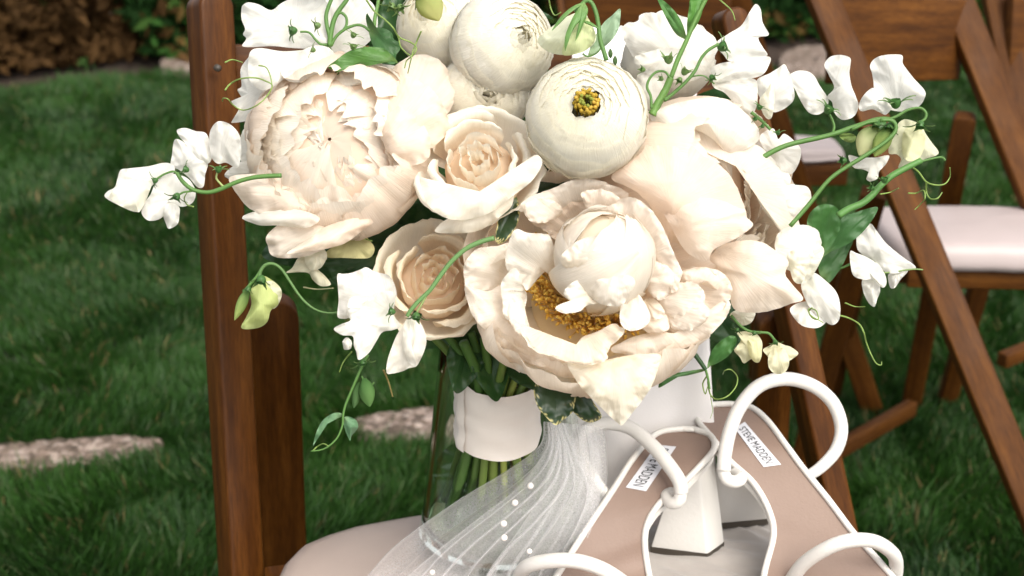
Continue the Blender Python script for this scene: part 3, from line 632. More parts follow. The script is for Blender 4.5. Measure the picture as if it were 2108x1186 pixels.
# ================================================================== FRONT PEONY (open bowl with golden stamens)
def peony_front():
    d = .905; T = Thing('peony', 'large open creamy peony with golden stamens at the front centre of the bouquet', 'peony', P(1230, 590, d), 'peonies in the bouquet')
    F = Frame(1225, 568, d, (-.02, .48, .875), 0, 264); CB = (.95, .78, .52)
    WP = mixc(BLUSH, WHITE, .35)
    # outer cup
    for k in range(8):
        a = k * .785 + .35; T.part('petal', cup(F, a, .56, [(.06, -.55), (.6, -.50), (.93, -.22), (1.0, .05), (.95 + .05 * (k % 2), .25)], WP, CB, k, .07, .05, 6, 3.4, cf=.55, nu=21, nv=14), M_pet)
    for k in range(7):
        a = k * .897 + 1.0; T.part('petal', cup(F, a, .58, [(.06, -.5), (.5, -.46), (.80, -.22), (.90, .05), (.84 + .05 * (k % 2), .22)], WP, CB, 11 + k, .11, .05, 7, 3.4, cf=.6, nu=21, nv=14), M_pet)
    core(T, F, .50, -.44, .08, (.95, .80, .52))
    # stamens ring
    mb = MB(); r_ = random.Random(3)
    for k in range(420):
        a = r_.uniform(2.6, 6.0); rr = .40 + .13 * r_.random(); h = -.20 + .22 * r_.random() ** 1.5
        p0 = F((.05 + rr * .6 * math.cos(a), rr * .6 * math.sin(a) + .12, -.42)); p1 = F((.05 + rr * .95 * math.cos(a), rr * .95 * math.sin(a) + .12, (h - .42) / 2 + .02)); p2 = F((.05 + rr * 1.12 * math.cos(a) + r_.uniform(-.02, .02), rr * 1.12 * math.sin(a) + .12 + r_.uniform(-.02, .02), h))
        tube(mb, [p0, p1, p2], .0005, 4, col=(.95, .74, .30), cap=False)
        q = (p2 - p1).normalized(); q = (q + Vector((r_.uniform(-.7, .7), r_.uniform(-.7, .7), r_.uniform(-.7, .7)))).normalized(); tube(mb, [p2 - q * .0020, p2, p2 + q * .0024], lambda u: .0005 + .0006 * math.sin(u * 3.14), 5, col=mixc(GLD, (.95, .74, .22), r_.random()))
    T.part('stamens', mb, M_pet, kind='stuff')
    # closed ball of inner petals
    for k in range(14):
        Fb = Frame(1243, 528, d - .035, [(.25, .92, .30), (-.75, .45, .55), (.75, .25, .6), (-.1, -.6, .8)][(0, 0, 0, 0, 1, 2, 0, 1, 2, 3, 0, 1, 2, 0)[k]], .4, 97 + .75 * k)
        a = k * 2.39996; rr = .95 + .05 * (k % 3) * .4; op = .0 + .03 * k
        T.part('petal', cup(Fb, a, (1.0 if k < 4 else .62), [(.08, -1.25), (.55, -1.0), (.9, -.55), (1.0, 0), (.86, .5), (.5, .84), (op - .12, .95 + .004 * k)][: 7], mixc(WP, IVORY, .4), CB, 30 + k, .10, .035, 3, 3, cf=.3, nu=21, nv=18, basew=.6, shift=(0, 0, 0)), M_pet)
    core(T, Frame(1243, 524, d - .03, (.1, .9, .4), 0, 97), .88, -.1, .92, mixc(WP, CB, .35), 5)
    z6 = (900, 350, 2.372)
    L = [ # outline, base (full px), d0, d1, bulge, rag, seed, colour, crease-like ruffle
        ([(390, 200), (420, 150), (470, 120), (560, 90), (640, 52), (720, 42), (800, 50), (880, 80), (940, 120), (900, 165), (800, 165), (690, 165), (620, 205), (540, 235), (480, 200), (430, 205)], (1200, 480), .93, .872, .010, .03, 1, WP),
        ([(820, 200), (890, 140), (960, 130), (1040, 185), (1105, 280), (1160, 410), (1200, 500), (1185, 560), (1165, 600), (1140, 590), (1120, 480), (1085, 470), (1060, 480), (1035, 410), (960, 310), (870, 265)], (1250, 560), .905, .858, .012, .03, 2, WP),
        ([(440, 235), (520, 200), (640, 150), (760, 150), (850, 180), (860, 230), (840, 262), (700, 262), (640, 290), (590, 350), (520, 300)], (1210, 500), .93, .885, .004, .04, 3, mixc(BLUSH, BL2, .2)),
        ([(375, 290), (440, 305), (540, 312), (572, 370), (600, 440), (640, 510), (655, 530), (600, 555), (540, 500), (500, 522), (440, 590), (415, 560), (380, 555), (345, 500), (330, 430)], (1150, 580), .90, .852, .010, .02, 4, mixc(WHITE, WP, .3)),
        ([(128, 470), (155, 420), (200, 380), (300, 368), (380, 345), (400, 400), (345, 432), (305, 480), (300, 560), (240, 600), (150, 590), (130, 530)], (1080, 580), .905, .868, .014, .03, 5, WP),
        ([(130, 560), (180, 575), (250, 590), (310, 560), (330, 620), (325, 700), (385, 745), (400, 800), (450, 860), (560, 905), (610, 950), (500, 962), (350, 890), (250, 800), (165, 700)], (1100, 620), .895, .868, .016, .02, 6, WP),
        ([(310, 560), (345, 500), (390, 480), (420, 560), (440, 620), (420, 700), (380, 745), (325, 715), (318, 640)], (1120, 600), .895, .862, .004, .03, 16, WHITE),
        ([(380, 740), (440, 815), (560, 875), (650, 890), (690, 850), (710, 815), (800, 780), (865, 748), (922, 790), (840, 880), (835, 925), (790, 948), (700, 957), (560, 915), (440, 865)], (1180, 640), .885, .842, .008, .05, 7, mixc(WP, CB, .2)),
        ([(840, 880), (920, 830), (1010, 800), (1100, 790), (1186, 795), (1300, 740), (1390, 640), (1440, 650), (1400, 740), (1300, 830), (1180, 880), (1050, 910), (930, 905)], (1300, 600), .895, .860, .014, .02, 8, WP),
        ([(1040, 620), (1100, 540), (1180, 480), (1280, 470), (1380, 510), (1430, 580), (1420, 660), (1340, 750), (1230, 800), (1120, 790), (1060, 720)], (1300, 600), .90, .865, -.006, .05, 9, mixc(WP, BL2, .12)),
        ([(1180, 500), (1240, 480), (1300, 470), (1395, 500), (1440, 560), (1430, 640), (1360, 600), (1300, 560), (1230, 560)], (1400, 640), .885, .868, .010, .05, 19, WP),
        ([(615, 600), (650, 555), (700, 528), (750, 556), (810, 610), (790, 650), (730, 665), (690, 695), (610, 700), (572, 678), (600, 655), (650, 645)], (1230, 600), .862, .838, .008, .04, 10, WHITE),
        ([(600, 440), (640, 380), (720, 330), (820, 330), (860, 420), (840, 500), (760, 510), (700, 540), (650, 520)], (1180, 560), .85, .846, .012, .02, 21, mixc(WP, WHITE, .4)),
        ([(745, 510), (800, 500), (880, 505), (950, 520), (968, 560), (940, 600), (905, 660), (840, 665), (770, 640), (740, 590)], (1270, 540), .848, .848, .014, .02, 22, mixc(WP, WHITE, .5)),
        ([(895, 660), (915, 610), (945, 580), (985, 605), (1040, 700), (1030, 750), (985, 782), (930, 785), (893, 745)], (1300, 590), .872, .845, .010, .02, 11, WHITE),
        ([(1010, 640), (1050, 625), (1100, 665), (1112, 710), (1080, 730), (1040, 715)], (1330, 620), .875, .86, .004, .05, 18, WP),
        ([(1060, 470), (1090, 465), (1110, 540), (1080, 600), (1020, 650), (990, 620), (1030, 560)], (1320, 600), .89, .868, .004, .03, 12, mixc(BLUSH, BL2, .3)),
        ([(1000, 470), (1060, 440), (1130, 470), (1180, 540), (1150, 600), (1090, 640), (1040, 610), (1010, 540)], (1290, 590), .885, .862, .010, .07, 31, WP),
        ([(1090, 620), (1150, 560), (1230, 540), (1300, 570), (1310, 650), (1250, 720), (1160, 740), (1100, 690)], (1290, 600), .888, .858, .010, .08, 32, mixc(WP, WHITE, .3)),
        ([(1120, 700), (1190, 650), (1270, 640), (1340, 680), (1310, 750), (1220, 790), (1140, 770)], (1290, 610), .886, .856, .008, .08, 33, WP),
        ([(1020, 700), (1080, 680), (1130, 720), (1130, 780), (1060, 800), (1000, 780), (990, 730)], (1280, 600), .888, .862, .008, .07, 34, mixc(WP, BL2, .15)),
        ([(330, 640), (380, 600), (420, 640), (440, 720), (470, 800), (520, 850), (480, 880), (410, 820), (350, 740)], (1150, 600), .888, .860, .008, .06, 35, WP),
        ([(420, 160), (500, 130), (580, 150), (620, 200), (560, 250), (480, 260), (430, 230)], (1200, 480), .905, .875, .006, .08, 36, WP),
        ([(700, 110), (790, 90), (880, 120), (930, 180), (890, 230), (800, 220), (730, 190)], (1220, 480), .905, .878, .006, .08, 37, mixc(WP, BL2, .15)),
        ([(350, 940), (450, 940), (560, 945), (670, 950), (690, 1030), (655, 1055), (600, 1055), (500, 1015), (400, 985)], (1180, 720), .89, .885, .010, .01, 13, IVORY),
        ([(640, 930), (800, 930), (940, 905), (1085, 900), (1080, 960), (1050, 1050), (1005, 1120), (950, 1190), (905, 1245), (880, 1235), (820, 1180), (740, 1100), (680, 1030)], (1270, 720), .858, .852, .014, .0, 14, (.90, .85, .73))]
    for pts, b_, d0, d1, bu, rg, s, c_ in L:
        T.part('petal', traced(Zm(*z6, pts), d0, d1, b_, c_, mixc(c_, CB, .45), bu, rg, .0032, s, cf=.5, n=110, rings=15, fr=.013, flute=.0011), M_pet)
peony_front()

# ================================================================== RIGHT PEONY (seen from its side, opening to the right)
def peony_right():
    d = .935; T = Thing('peony', 'large smooth blush peony seen from the side at the right of the bouquet', 'peony', P(1450, 400, d), 'peonies in the bouquet')
    F = Frame(1440, 410, d, (.62, .10, .70), 0, 205)
    r_ = random.Random(5)
    for k in range(9):
        a = k * .698; T.part('petal', cup(F, a, .58, [(.06, -.95), (.6, -.80), (.95, -.40), (1.02, .05), (.92, .42), (.82, .58)], BLUSH, BL2, k + 2, .08, .04, 5, 3.4, cf=.6, nu=21, nv=15), M_pet)
    bomb(T, F, 50, 31, BLUSH, .50, .38)
    core(T, F, .78, -.22, .55, BL2, 2)
    z3 = (1100, 0, 2.372); z7 = (1300, 300, 1.977)
    L = [(Zm(*z3, [(560, 560), (640, 515), (760, 488), (860, 475), (940, 485), (1020, 540), (1085, 610), (1100, 680), (1040, 730), (950, 760), (880, 690), (800, 640), (700, 620), (600, 640)]), (1480, 330), .905, .905, .022, .02, 1, WHITE),
         (Zm(*z3, [(560, 650), (640, 630), (700, 650), (760, 700), (830, 760), (900, 800), (960, 860), (1010, 960), (1040, 1080), (960, 1180), (800, 1230), (660, 1200), (600, 1060), (500, 940), (370, 870), (450, 800), (530, 730)]), (1380, 420), .862, .895, .020, .015, 2, mixc(BLUSH, BL2, .12)),
         (Zm(*z7, [(110, 235), (160, 212), (260, 205), (360, 220), (430, 250), (465, 262), (470, 290), (495, 325), (430, 375), (340, 420), (300, 470), (220, 430), (160, 330)]), (1400, 470), .862, .868, .018, .01, 3, BLUSH),
         (Zm(*z7, [(310, 470), (360, 410), (440, 385), (520, 388), (580, 420), (640, 470), (630, 530), (700, 620), (650, 645), (570, 672), (500, 682), (420, 670), (395, 600), (370, 520)]), (1480, 520), .885, .872, .020, .015, 4, BLUSH),
         ([(1320, 250), (1400, 225), (1480, 250), (1560, 300), (1620, 380), (1650, 470), (1640, 520), (1590, 440), (1540, 360), (1470, 300), (1390, 270)], (1500, 380), .90, .925, .010, .03, 5, mixc(BLUSH, WHITE, .5)),
         ([(1600, 480), (1650, 460), (1690, 480), (1685, 520), (1640, 560), (1600, 540)], (1560, 500), .90, .915, .008, .05, 6, IVORY)]
    for pts, b_, d0, d1, bu, rg, s, c_ in L: T.part('petal', traced(pts, d0, d1, b_, c_, mixc(c_, BL2, .35), bu, rg, .003, s, cf=.5, n=72, rings=11, fr=.012), M_pet)
peony_right()

# ================================================================== ROSES
def rose(x, y, d, ax, rpx, tip, base, label, seed, nl=13, lip=1.0, spin=0):
    T = Thing('rose', label, 'rose', P(x, y, d), 'roses in the bouquet'); F = Frame(x, y, d, ax, spin, rpx)
    core(T, F, .62, -.38, .30, base, seed)
    for k in range(nl):
        f = k / (nl - 1); a = k * 2.18 + seed; rr = .08 + .74 * f ** 1.05; top = .34 - .22 * f * f
        if f < .65:
            pr = [(.04, -.9), (rr * .75 + .02, -.6), (rr * 1.05, -.15), (rr, top - .14), (rr * 1.02 + .01, top)]; hs = 1.35 - .5 * f
        else:
            o = (f - .65) / .35
            pr = [(.05, -.95), (rr * .85, -.7), (rr * 1.06, -.28), (rr * (1.03), top - .14), (rr * (1.10 + .06 * o), top - .0), (rr * (1.20 + .10 * o), top - .10 * lip)]; hs = 1.0 - .18 * o
        T.part('petal', cup(F, a, hs, pr, tip, base, seed * 7 + k, .05, .035 + .012 * f, 2.4, 3.0, nu=23, nv=16, cf=.72, basew=.45, tipc=mixc(tip, WHITE, .5)), M_wax)
    for k in range(5):
        a = k * 1.257 + seed; T.part('petal', cup(F, a, .75, [(.05, -1.0), (.55, -.85), (.92, -.45), (1.04, -.12), (1.14, -.05), (1.16, -.14)], mixc(tip, WHITE, .3), base, seed * 5 + 40 + k, .05, .05, 2.5, 2.8, nu=21, nv=15, cf=.5), M_wax)
    return T, F
T, F = rose(985, 335, .90, (-.05, .36, .93), 118, mixc(CREAM, WHITE, .55), mixc(PEACH, CREAM, .5), 'pale peach rose with swirled petals in the middle beside the round white ranunculus', 1.0)
for pts, b_, d0, d1, c_, s in [(Zm(650, 0, 2.372, [(580, 1130), (640, 1070), (760, 1040), (870, 985), (960, 920), (960, 1000), (900, 1060), (830, 1110), (760, 1135), (660, 1140)]), (980, 380), .885, .88, mixc(CREAM, WHITE, .5), 1),
                               (Zm(650, 0, 2.372, [(505, 870), (580, 900), (650, 960), (740, 985), (850, 950), (960, 880), (1060, 760), (1110, 790), (1060, 880), (960, 960), (850, 1040), (720, 1075), (620, 1060), (540, 990)]), (985, 340), .875, .868, mixc(CREAM, WHITE, .6), 2)]:
    T.part('petal', traced(pts, d0, d1, b_, c_, mixc(c_, BL2, .25), .012, .01, .002, s, n=64), M_wax)
rose(895, 572, .925, (.12, .30, .95), 112, mixc(CREAM, (.93, .80, .62), .5), mixc(PEACH, CREAM, .55), 'beige cream rose at the lower left of the bouquet beneath the peach rose', 2.3, 14, .8)

# ================================================================== RANUNCULUS
def ranunculus(x, y, d, ax, rpx, tip, inner, label, seed, eye=True, nl=14, op0=.23, op1=1.0):
    T = Thing('ranunculus', label, 'ranunculus', P(x, y, d), 'ranunculus in the bouquet'); F = Frame(x, y, d, ax, seed, rpx); r_ = random.Random(seed)
    for k in range(nl):
        f = k / (nl - 1); Rr = .76 + .30 * f if f < .66 else .958 + .13 * (f - .66)
        th1 = (op0 + .62 * f if f < .66 else op0 + .41 + (f - .66) * 3.4) * op1; n4 = 4 if k < nl - 2 else 5
        for j in range(n4):
            a = j * 6.283 / n4 + k * .9 + r_.uniform(-.2, .2); pr = []
            for q in range(9):
                th = math.pi * .96 + (th1 + r_.uniform(-.03, .03 + .12 * f) - math.pi * .96) * q / 8
                pr.append((Rr * math.sin(th), Rr * (.86 if math.cos(th) > 0 else .95) * math.cos(th) - .0))
            pr[-1] = (pr[-1][0] + .012, pr[-1][1] + .02)
            T.part('petal', cup(F, a, .98 if n4 == 4 else .85, pr, mixc(inner, tip, .35 + 1.1 * f), mixc(inner, tip, .5 + .5 * f), seed * 9 + k * 5 + j, .035 + .02 * f, .012 + .012 * f, 2.2, 4, nu=13, nv=16, cf=.35, basew=.7, vtop=.86, tipc=mixc(inner, WHITE, .6)), M_pet)
    if not eye:
        for k in range(9):
            T.part('petal', cup(F, k * 2.4, 1.1, [(.03, -.6), (.10 + .02 * k, .1), (.12 + .03 * k, .55), (.03 + .02 * k, .80 - .01 * k)], mixc(inner, tip, .5), mixc(inner, LIME, .12), seed + k, .06, .02, 3, nu=11, nv=9), M_pet)
    if eye:
        mb = MB()
        for k in range(90):
            rr = .03 + .14 * math.sqrt(r_.random()); a = r_.uniform(0, 6.283); zt = .74 - .5 * rr + .08 * r_.random()
            p1 = F((rr * math.cos(a), rr * math.sin(a), .35)); p2 = F((rr * 1.15 * math.cos(a), rr * 1.15 * math.sin(a), zt))
            c_ = mixc((.55, .40, .05), (.85, .62, .14), r_.random()) if rr > .09 else (.42, .46, .10)
            tube(mb, [p1, p2], .00045, 4, col=c_); q = (p2 - p1).normalized(); tube(mb, [p2 - q * .001, p2 + q * .0005, p2 + q * .0018], lambda u: .0007 + .0007 * math.sin(u * 3.1), 5, col=c_)
        T.part('stamens', mb, M_pet, kind='stuff')
    return T
ranunculus(1208, 242, .885, (-.06, .24, .97), 128, IVORY, (.94, .905, .73), 'round ivory ranunculus with open yellow green eye at the centre top of the bouquet', 3)
ranunculus(1035, 92, .935, (.52, .10, .85), 112, mixc(IVORY, WHITE, .5), (.94, .91, .76), 'white ranunculus facing right behind the round ivory one', 4, eye=False, op0=.16, op1=1.15)
ranunculus(905, 52, .965, (-.35, .25, .9), 92, IVORY, (.94, .89, .70), 'cream yellow ranunculus at the top of the bouquet behind the green buds', 5, eye=False, nl=11, op0=.15)
ranunculus(1000, 190, .945, (.1, -.15, .98), 95, IVORY, (.94, .89, .74), 'ivory ranunculus tucked low between the peach rose and the left peony', 6, eye=False, nl=10)
T = ranunculus(1375, 118, .975, (-.25, .85, .4), 98, WHITE, WHITE, 'pure white ruffled ranunculus at the top right behind the green sprig', 7, eye=False, nl=9)
for pts, b_, d0, d1, s in [([(415, 130), (432, 125), (450, 108), (485, 108), (505, 98), (512, 72), (560, 55), (590, 62), (625, 50), (700, 70), (760, 90), (830, 140), (890, 190), (900, 250), (860, 320), (760, 350), (640, 340), (540, 330), (480, 280), (440, 210)], (1400, 130), .94, .955, 1),
                           ([(480, 290), (560, 250), (660, 230), (760, 250), (850, 300), (860, 350), (760, 400), (640, 400), (560, 370)], (1400, 90), .925, .925, 2), ([(500, 370), (560, 350), (640, 360), (660, 430), (600, 530), (560, 540), (520, 460)], (1340, 140), .93, .925, 3)]:
    T.part('petal', traced(Zm(1100, 0, 2.372, pts), d0, d1, b_, WHITE, mixc(WHITE, IVORY, .5), .012, .03, .003, s, n=96, rings=12, flute=.0012), M_pet)
# ================================================================== SWEET PEAS: sprigs of white blossoms, buds, tendrils
SPG = 'sweet pea sprigs in the bouquet'
SW = (.885, .872, .83); SWC = (.90, .88, .76)
z1 = (200, 0, 2.372); z2 = (650, 0, 2.372); z3 = (1100, 0, 2.372); z4 = (1500, 50, 2.372); z5 = (450, 450, 2.372); z7 = (1300, 300, 1.977); zt = (640, 0, 4.5615)
class Sprig(Thing):
    def __init__(s, label, at, d): s.dep = d; super().__init__('sweet_pea_sprig', label, 'sweet pea', P(*at, d), SPG)
    def pet(s, z, pts, base, off0, off1, c=SW, bulge=.008, rag=.0, seed=None, parent=None, ruf=.0022, crease=None, roll=.004):
        seed = seed if seed is not None else len(pts) + pts[0][0] * .01
        p = Zm(*z, pts) if z else pts; b = Zm(*z, [base])[0] if z else base
        cr = None
        if crease: q = Zm(*z, [crease])[0] if z else crease; cr = (b, q, .006)
        return s.part('petal', traced(p, s.dep + off0, s.dep + off1, b, c, mixc(c, LIME, .16), bulge, rag, ruf, seed, cr, cf=.28, n=80, rings=12, fr=.018, roll=roll, flute=.0007), M_sweet, parent)
    def blossom(s, z, plist, cal=None, calsize=20, calang=0):
        """plist = (outline, base, off0, off1[, colour]); the first petal is the blossom's mesh, the rest its petals"""
        root = None
        for k, q in enumerate(plist):
            col = q[4] if len(q) > 4 else SW
            o = s.pet(z, q[0], q[1], q[2], q[3], col, parent=root)
            if root is None: root = o; o.name = 'blossom'
        if cal: x, y = Zm(*z, [cal])[0]; calyx(s, x, y, s.dep - .012, calang, calsize, seed=x * .01, parent=root)
        return root
    def st(s, z, pts, r=.0016, off=-.012, col=GREEN, off1=None, **k):
        p = Zm(*z, pts) if z else pts; dd = [s.dep + off + ((off1 if off1 is not None else off) - off) * i / (len(p) - 1) for i in range(len(p))]; return stem_p(s, p, dd, r, col=col, **k)
    def td(s, z, pts, off=-.015, **k):
        p = Zm(*z, pts) if z else pts; return tendril(s, p, [s.dep + off + .006 * math.sin(i * 1.7) for i in range(len(p))], **k)
# --- left sprig over the chair post
S = Sprig('sweet pea sprig with white blossoms reaching left over the chair post', (400, 360), .90)
S.blossom(z1, [([(548, 690), (552, 640), (575, 603), (605, 592), (650, 608), (690, 650), (703, 700), (698, 790), (680, 820), (630, 795), (590, 800), (560, 770)], (590, 830), .0, -.010),
               ([(390, 635), (430, 625), (480, 640), (530, 650), (552, 700), (560, 770), (540, 800), (510, 790), (470, 750), (430, 700), (400, 665)], (560, 800), .004, .012)], (592, 828), 17, 80)
S.blossom(z1, [([(375, 690), (395, 680), (430, 700), (500, 760), (540, 800), (528, 850), (520, 910), (490, 915), (450, 870), (400, 830), (360, 810), (365, 760)], (430, 830), .012, .0)], (432, 828), 17, 160)
S.blossom(z1, [([(115, 830), (160, 822), (250, 812), (330, 795), (375, 810), (370, 850), (300, 880), (250, 930), (215, 1000), (190, 1035), (120, 1010), (40, 965), (50, 935), (85, 915), (100, 870)], (300, 870), .006, -.004),
               ([(60, 960), (110, 900), (190, 870), (260, 895), (250, 950), (215, 1025), (190, 1035), (120, 1010)], (280, 880), -.006, -.012, SWC)], (282, 882), 15, 200)
S.blossom(z1, [([(290, 890), (360, 850), (440, 870), (480, 930), (470, 985), (420, 1010), (360, 1000), (340, 1040), (300, 1072), (250, 1077), (218, 1045), (225, 1000), (260, 950)], (390, 950), .0, -.006),
               ([(330, 1010), (360, 990), (400, 1010), (402, 1050), (392, 1095), (350, 1117), (335, 1090), (322, 1050)], (380, 970), -.004, -.010)], (388, 960), 19, 250)
S.st(z1, [(900, 858), (843, 860), (760, 868), (680, 890), (600, 925), (540, 940), (470, 928), (420, 890), (390, 845)], .0023)
S.st(z1, [(395, 850), (370, 838), (330, 850), (300, 868), (284, 880)], .0011)
S.st(z1, [(620, 915), (600, 895), (582, 870), (588, 840)], .0011, col=(.35, .42, .15))
S.st(z1, [(480, 930), (450, 935), (420, 940), (395, 955)], .0011)
S.td(z1, [(470, 1010), (440, 1000), (425, 970), (440, 940)])
# --- top-left sprig
S = Sprig('sweet pea sprig with broad white blossoms and green stems at the top left', (620, 80), .93)
S.blossom(z1, [([(705, 40), (715, 22), (740, 12), (790, 22), (850, 50), (900, 15), (960, -10), (1060, -20), (1130, 20), (1140, 120), (1130, 200), (1080, 235), (960, 235), (860, 225), (760, 230), (708, 225), (728, 190), (712, 168), (722, 140), (705, 95)], (960, 150), -.002, -.012)], (955, 150), 22, 190)
S.blossom(z1, [([(750, 250), (800, 235), (900, 250), (1000, 245), (1080, 235), (1135, 235), (1120, 290), (1060, 340), (980, 350), (920, 380), (860, 425), (800, 440), (745, 390), (738, 310)], (1000, 230), -.012, -.016),
               ([(700, 340), (735, 285), (770, 260), (850, 320), (870, 420), (830, 500), (790, 580), (740, 590), (655, 600), (690, 570), (700, 545), (655, 495), (710, 490), (685, 440), (705, 420)], (850, 400), .004, .012)])
S.blossom(z2, [([(60, -20), (160, -30), (260, 0), (300, 70), (290, 170), (200, 250), (110, 270), (60, 200), (40, 80)], (80, 200), .006, .004)])
S.blossom(z2, [([(-30, 230), (40, 225), (90, 260), (60, 320), (-10, 390), (-120, 400), (-170, 350), (-120, 280)], (70, 240), -.012, -.02)])
S.st(zt, [(180, 440), (175, 340), (150, 240), (145, 130), (190, 0), (215, -60)], .0022)
S.st(zt, [(175, 430), (190, 300), (220, 180), (270, 90), (330, 10), (360, -50)], .0026)
S.st(zt, [(190, 430), (240, 340), (330, 270), (430, 235), (500, 250), (550, 290)], .0016)
S.st(zt, [(150, 420), (90, 415), (40, 370), (0, 320), (-40, 300), (-100, 300)], .0013)
S.st(zt, [(200, 250), (230, 160), (280, 120), (330, 160), (335, 230), (310, 275)], .0016)
S.st(zt, [(170, 480), (200, 560), (190, 600)], .0014)
S.st(zt, [(590, 300), (600, 180), (625, 60), (640, -50)], .0020, col=(.14, .28, .07))
leaf(S, Zm(*zt, [(515, 170), (530, 125), (545, 180), (600, 250), (700, 270), (760, 310), (780, 370), (830, 400), (840, 460), (800, 520), (790, 600), (700, 590), (620, 500), (570, 400), (540, 290)]), .915, .905, Zm(*zt, [(560, 280)])[0], Zm(*zt, [(800, 560)])[0], (.045, .125, .035), 1)
leaf(S, Zm(*zt, [(160, 630), (230, 570), (340, 490), (450, 450), (560, 440), (680, 455), (740, 500), (800, 560), (810, 595), (700, 590), (560, 615), (420, 630), (300, 665), (240, 670)]), .905, .895, Zm(*zt, [(800, 590)])[0], Zm(*zt, [(170, 630)])[0], (.075, .19, .035), 2)
S.st(zt, [(240, 670), (270, 720), (290, 745)], .0016)
for (x, y, a, s_) in [(60, 240, 200, 17), (400, 330, 60, 15), (400, 440, 80, 17), (760, 60, 250, 19), (840, 70, 300, 18), (20, 470, 160, 13)]:
    X, Y = Zm(*zt, [(x, y)])[0]; calyx(S, X, Y, S.dep - .025, a, s_, seed=x, col=mixc(MIDG, LIME, .2))
S.td(zt, [(520, 0), (600, 110), (700, 190), (770, 260), (830, 350), (940, 400), (990, 450), (960, 520), (900, 570), (880, 640)], -.03, r=.0009)
S.td(zt, [(770, 260), (820, 350), (850, 450), (940, 530)], -.03); S.td(zt, [(1035, 295), (990, 400), (960, 480), (940, 560), (910, 690)], -.03, r=.0008)
S.td(z1, [(625, 440), (650, 410), (700, 385), (770, 380), (820, 395), (855, 420), (820, 480), (770, 520), (710, 538), (660, 510), (640, 485), (615, 480), (612, 495)], -.035, r=.0008)
S.td(z1, [(625, 305), (660, 292), (710, 305)], -.03); S.td(z1, [(790, 320), (825, 330), (845, 370), (855, 420)], -.035)
# big green bud at the top, left of centre
S2 = Sprig('plump pale green sweet pea bud nodding at the top above the cream ranunculus', (880, 20), .905)
bud(S2, 868, -22, .905, -62, 78, 62, (.62, .62, .26), (.30, .42, .12), 2)
S2.st(None, [(868, -22), (850, -60), (800, -120)], .0018)
# --- top bud sprig (centre)
S = Sprig('pale green white sweet pea bud hanging from a hooked stem above the round ranunculus', (1175, 70), .885)
b_ = S.pet(z3, [(15, 200), (40, 165), (100, 120), (150, 85), (240, 55), (270, 110), (300, 170), (290, 215), (230, 255), (160, 268), (90, 262), (40, 235)], (240, 40), .010, -.004, (.80, .82, .64), bulge=.024, seed=3); b_.name = 'bud'
S.pet(z3, [(140, 268), (150, 200), (200, 130), (250, 80), (285, 130), (300, 175), (280, 222), (225, 258)], (240, 60), -.012, -.016, (.66, .72, .42), bulge=.010, seed=4, parent=b_)
for pts, b0, t0 in [([(245, 10), (250, 70), (200, 130), (165, 200), (150, 250), (150, 180), (180, 100), (215, 40)], (245, 15), (150, 250)), ([(240, 15), (180, 60), (130, 110), (85, 150), (130, 80), (190, 30)], (245, 15), (85, 150)), ([(235, 20), (262, 50), (235, 130), (200, 200), (215, 120)], (240, 20), (200, 200)), ([(240, 100), (280, 110), (315, 140), (280, 128), (245, 112)], (240, 100), (315, 140))]:
    leaf(S, Zm(*z3, pts), S.dep - .022, S.dep - .024, Zm(*z3, [b0])[0], Zm(*z3, [t0])[0], (.13, .27, .07), 3, name='sepal', amp=.001, bulge=.003, ruf=.0005)
S.st(z3, [(352, 295), (335, 240), (320, 190), (312, 120), (300, 60), (280, 15), (255, 3), (228, 25), (200, 60)], .0022, off=-.018)
S.st(z3, [(235, 262), (260, 275), (300, 262), (330, 230)], .0009, off=-.01)
leaf(S, Zm(*z3, [(418, 42), (420, 90), (408, 150), (370, 205), (310, 250), (265, 275), (270, 240), (300, 170), (340, 110), (380, 75)]), .90, .895, Zm(*z3, [(265, 275)])[0], Zm(*z3, [(418, 45)])[0], (.26, .38, .24), 5)
for x, y in ((372, 265), (395, 300)): X, Y = Zm(*z3, [(x, y + 20)])[0]; bud(S, X, Y, .885, 92, 20, 10, (.12, .2, .09), (.08, .16, .05), 3, cal=False)
leaf(S, [(960, -10), (1010, -20), (1050, 0), (1120, 25), (1135, 40), (1060, 20), (1000, 10)], .95, .95, (960, -5), (1135, 40), DKG, 8)
S.td(z3, [(70, -10), (80, 40), (100, 75), (130, 60)], .03)
# --- top-right sprig
S = Sprig('sweet pea sprig with thick stem, narrow leaves and white blossoms at the top right', (1450, 120), .915)
S.st(z3, [(575, 560), (600, 510), (640, 440), (665, 380)], .0042, off=-.015, col=(.13, .26, .06)); S.st(z3, [(665, 385), (700, 290), (735, 215), (750, 180), (790, 90), (840, -10), (870, -70)], .0024, off=-.015, col=(.11, .23, .05))
leaf(S, Zm(*z3, [(600, -10), (640, 10), (690, 60), (725, 120), (744, 190), (735, 192), (690, 165), (650, 100), (620, 40)]), .903, .900, Zm(*z3, [(742, 190)])[0], Zm(*z3, [(610, 0)])[0], (.08, .20, .05), 1)
leaf(S, Zm(*z3, [(765, -10), (825, -10), (822, 50), (800, 110), (770, 160), (750, 188), (745, 120), (755, 40)]), .903, .898, Zm(*z3, [(750, 185)])[0], Zm(*z3, [(800, 0)])[0], (.10, .25, .05), 2)
S.st(z3, [(635, 490), (680, 455), (740, 400), (785, 345), (815, 285), (850, 245), (900, 215)], .0018, off=-.022)
S.st(z3, [(572, 530), (568, 470), (550, 425), (565, 380), (600, 350), (640, 352), (660, 380)], .0014, off=-.022)
S.st(z3, [(745, 385), (790, 370), (830, 372), (860, 395), (880, 410)], .0008, off=-.015)
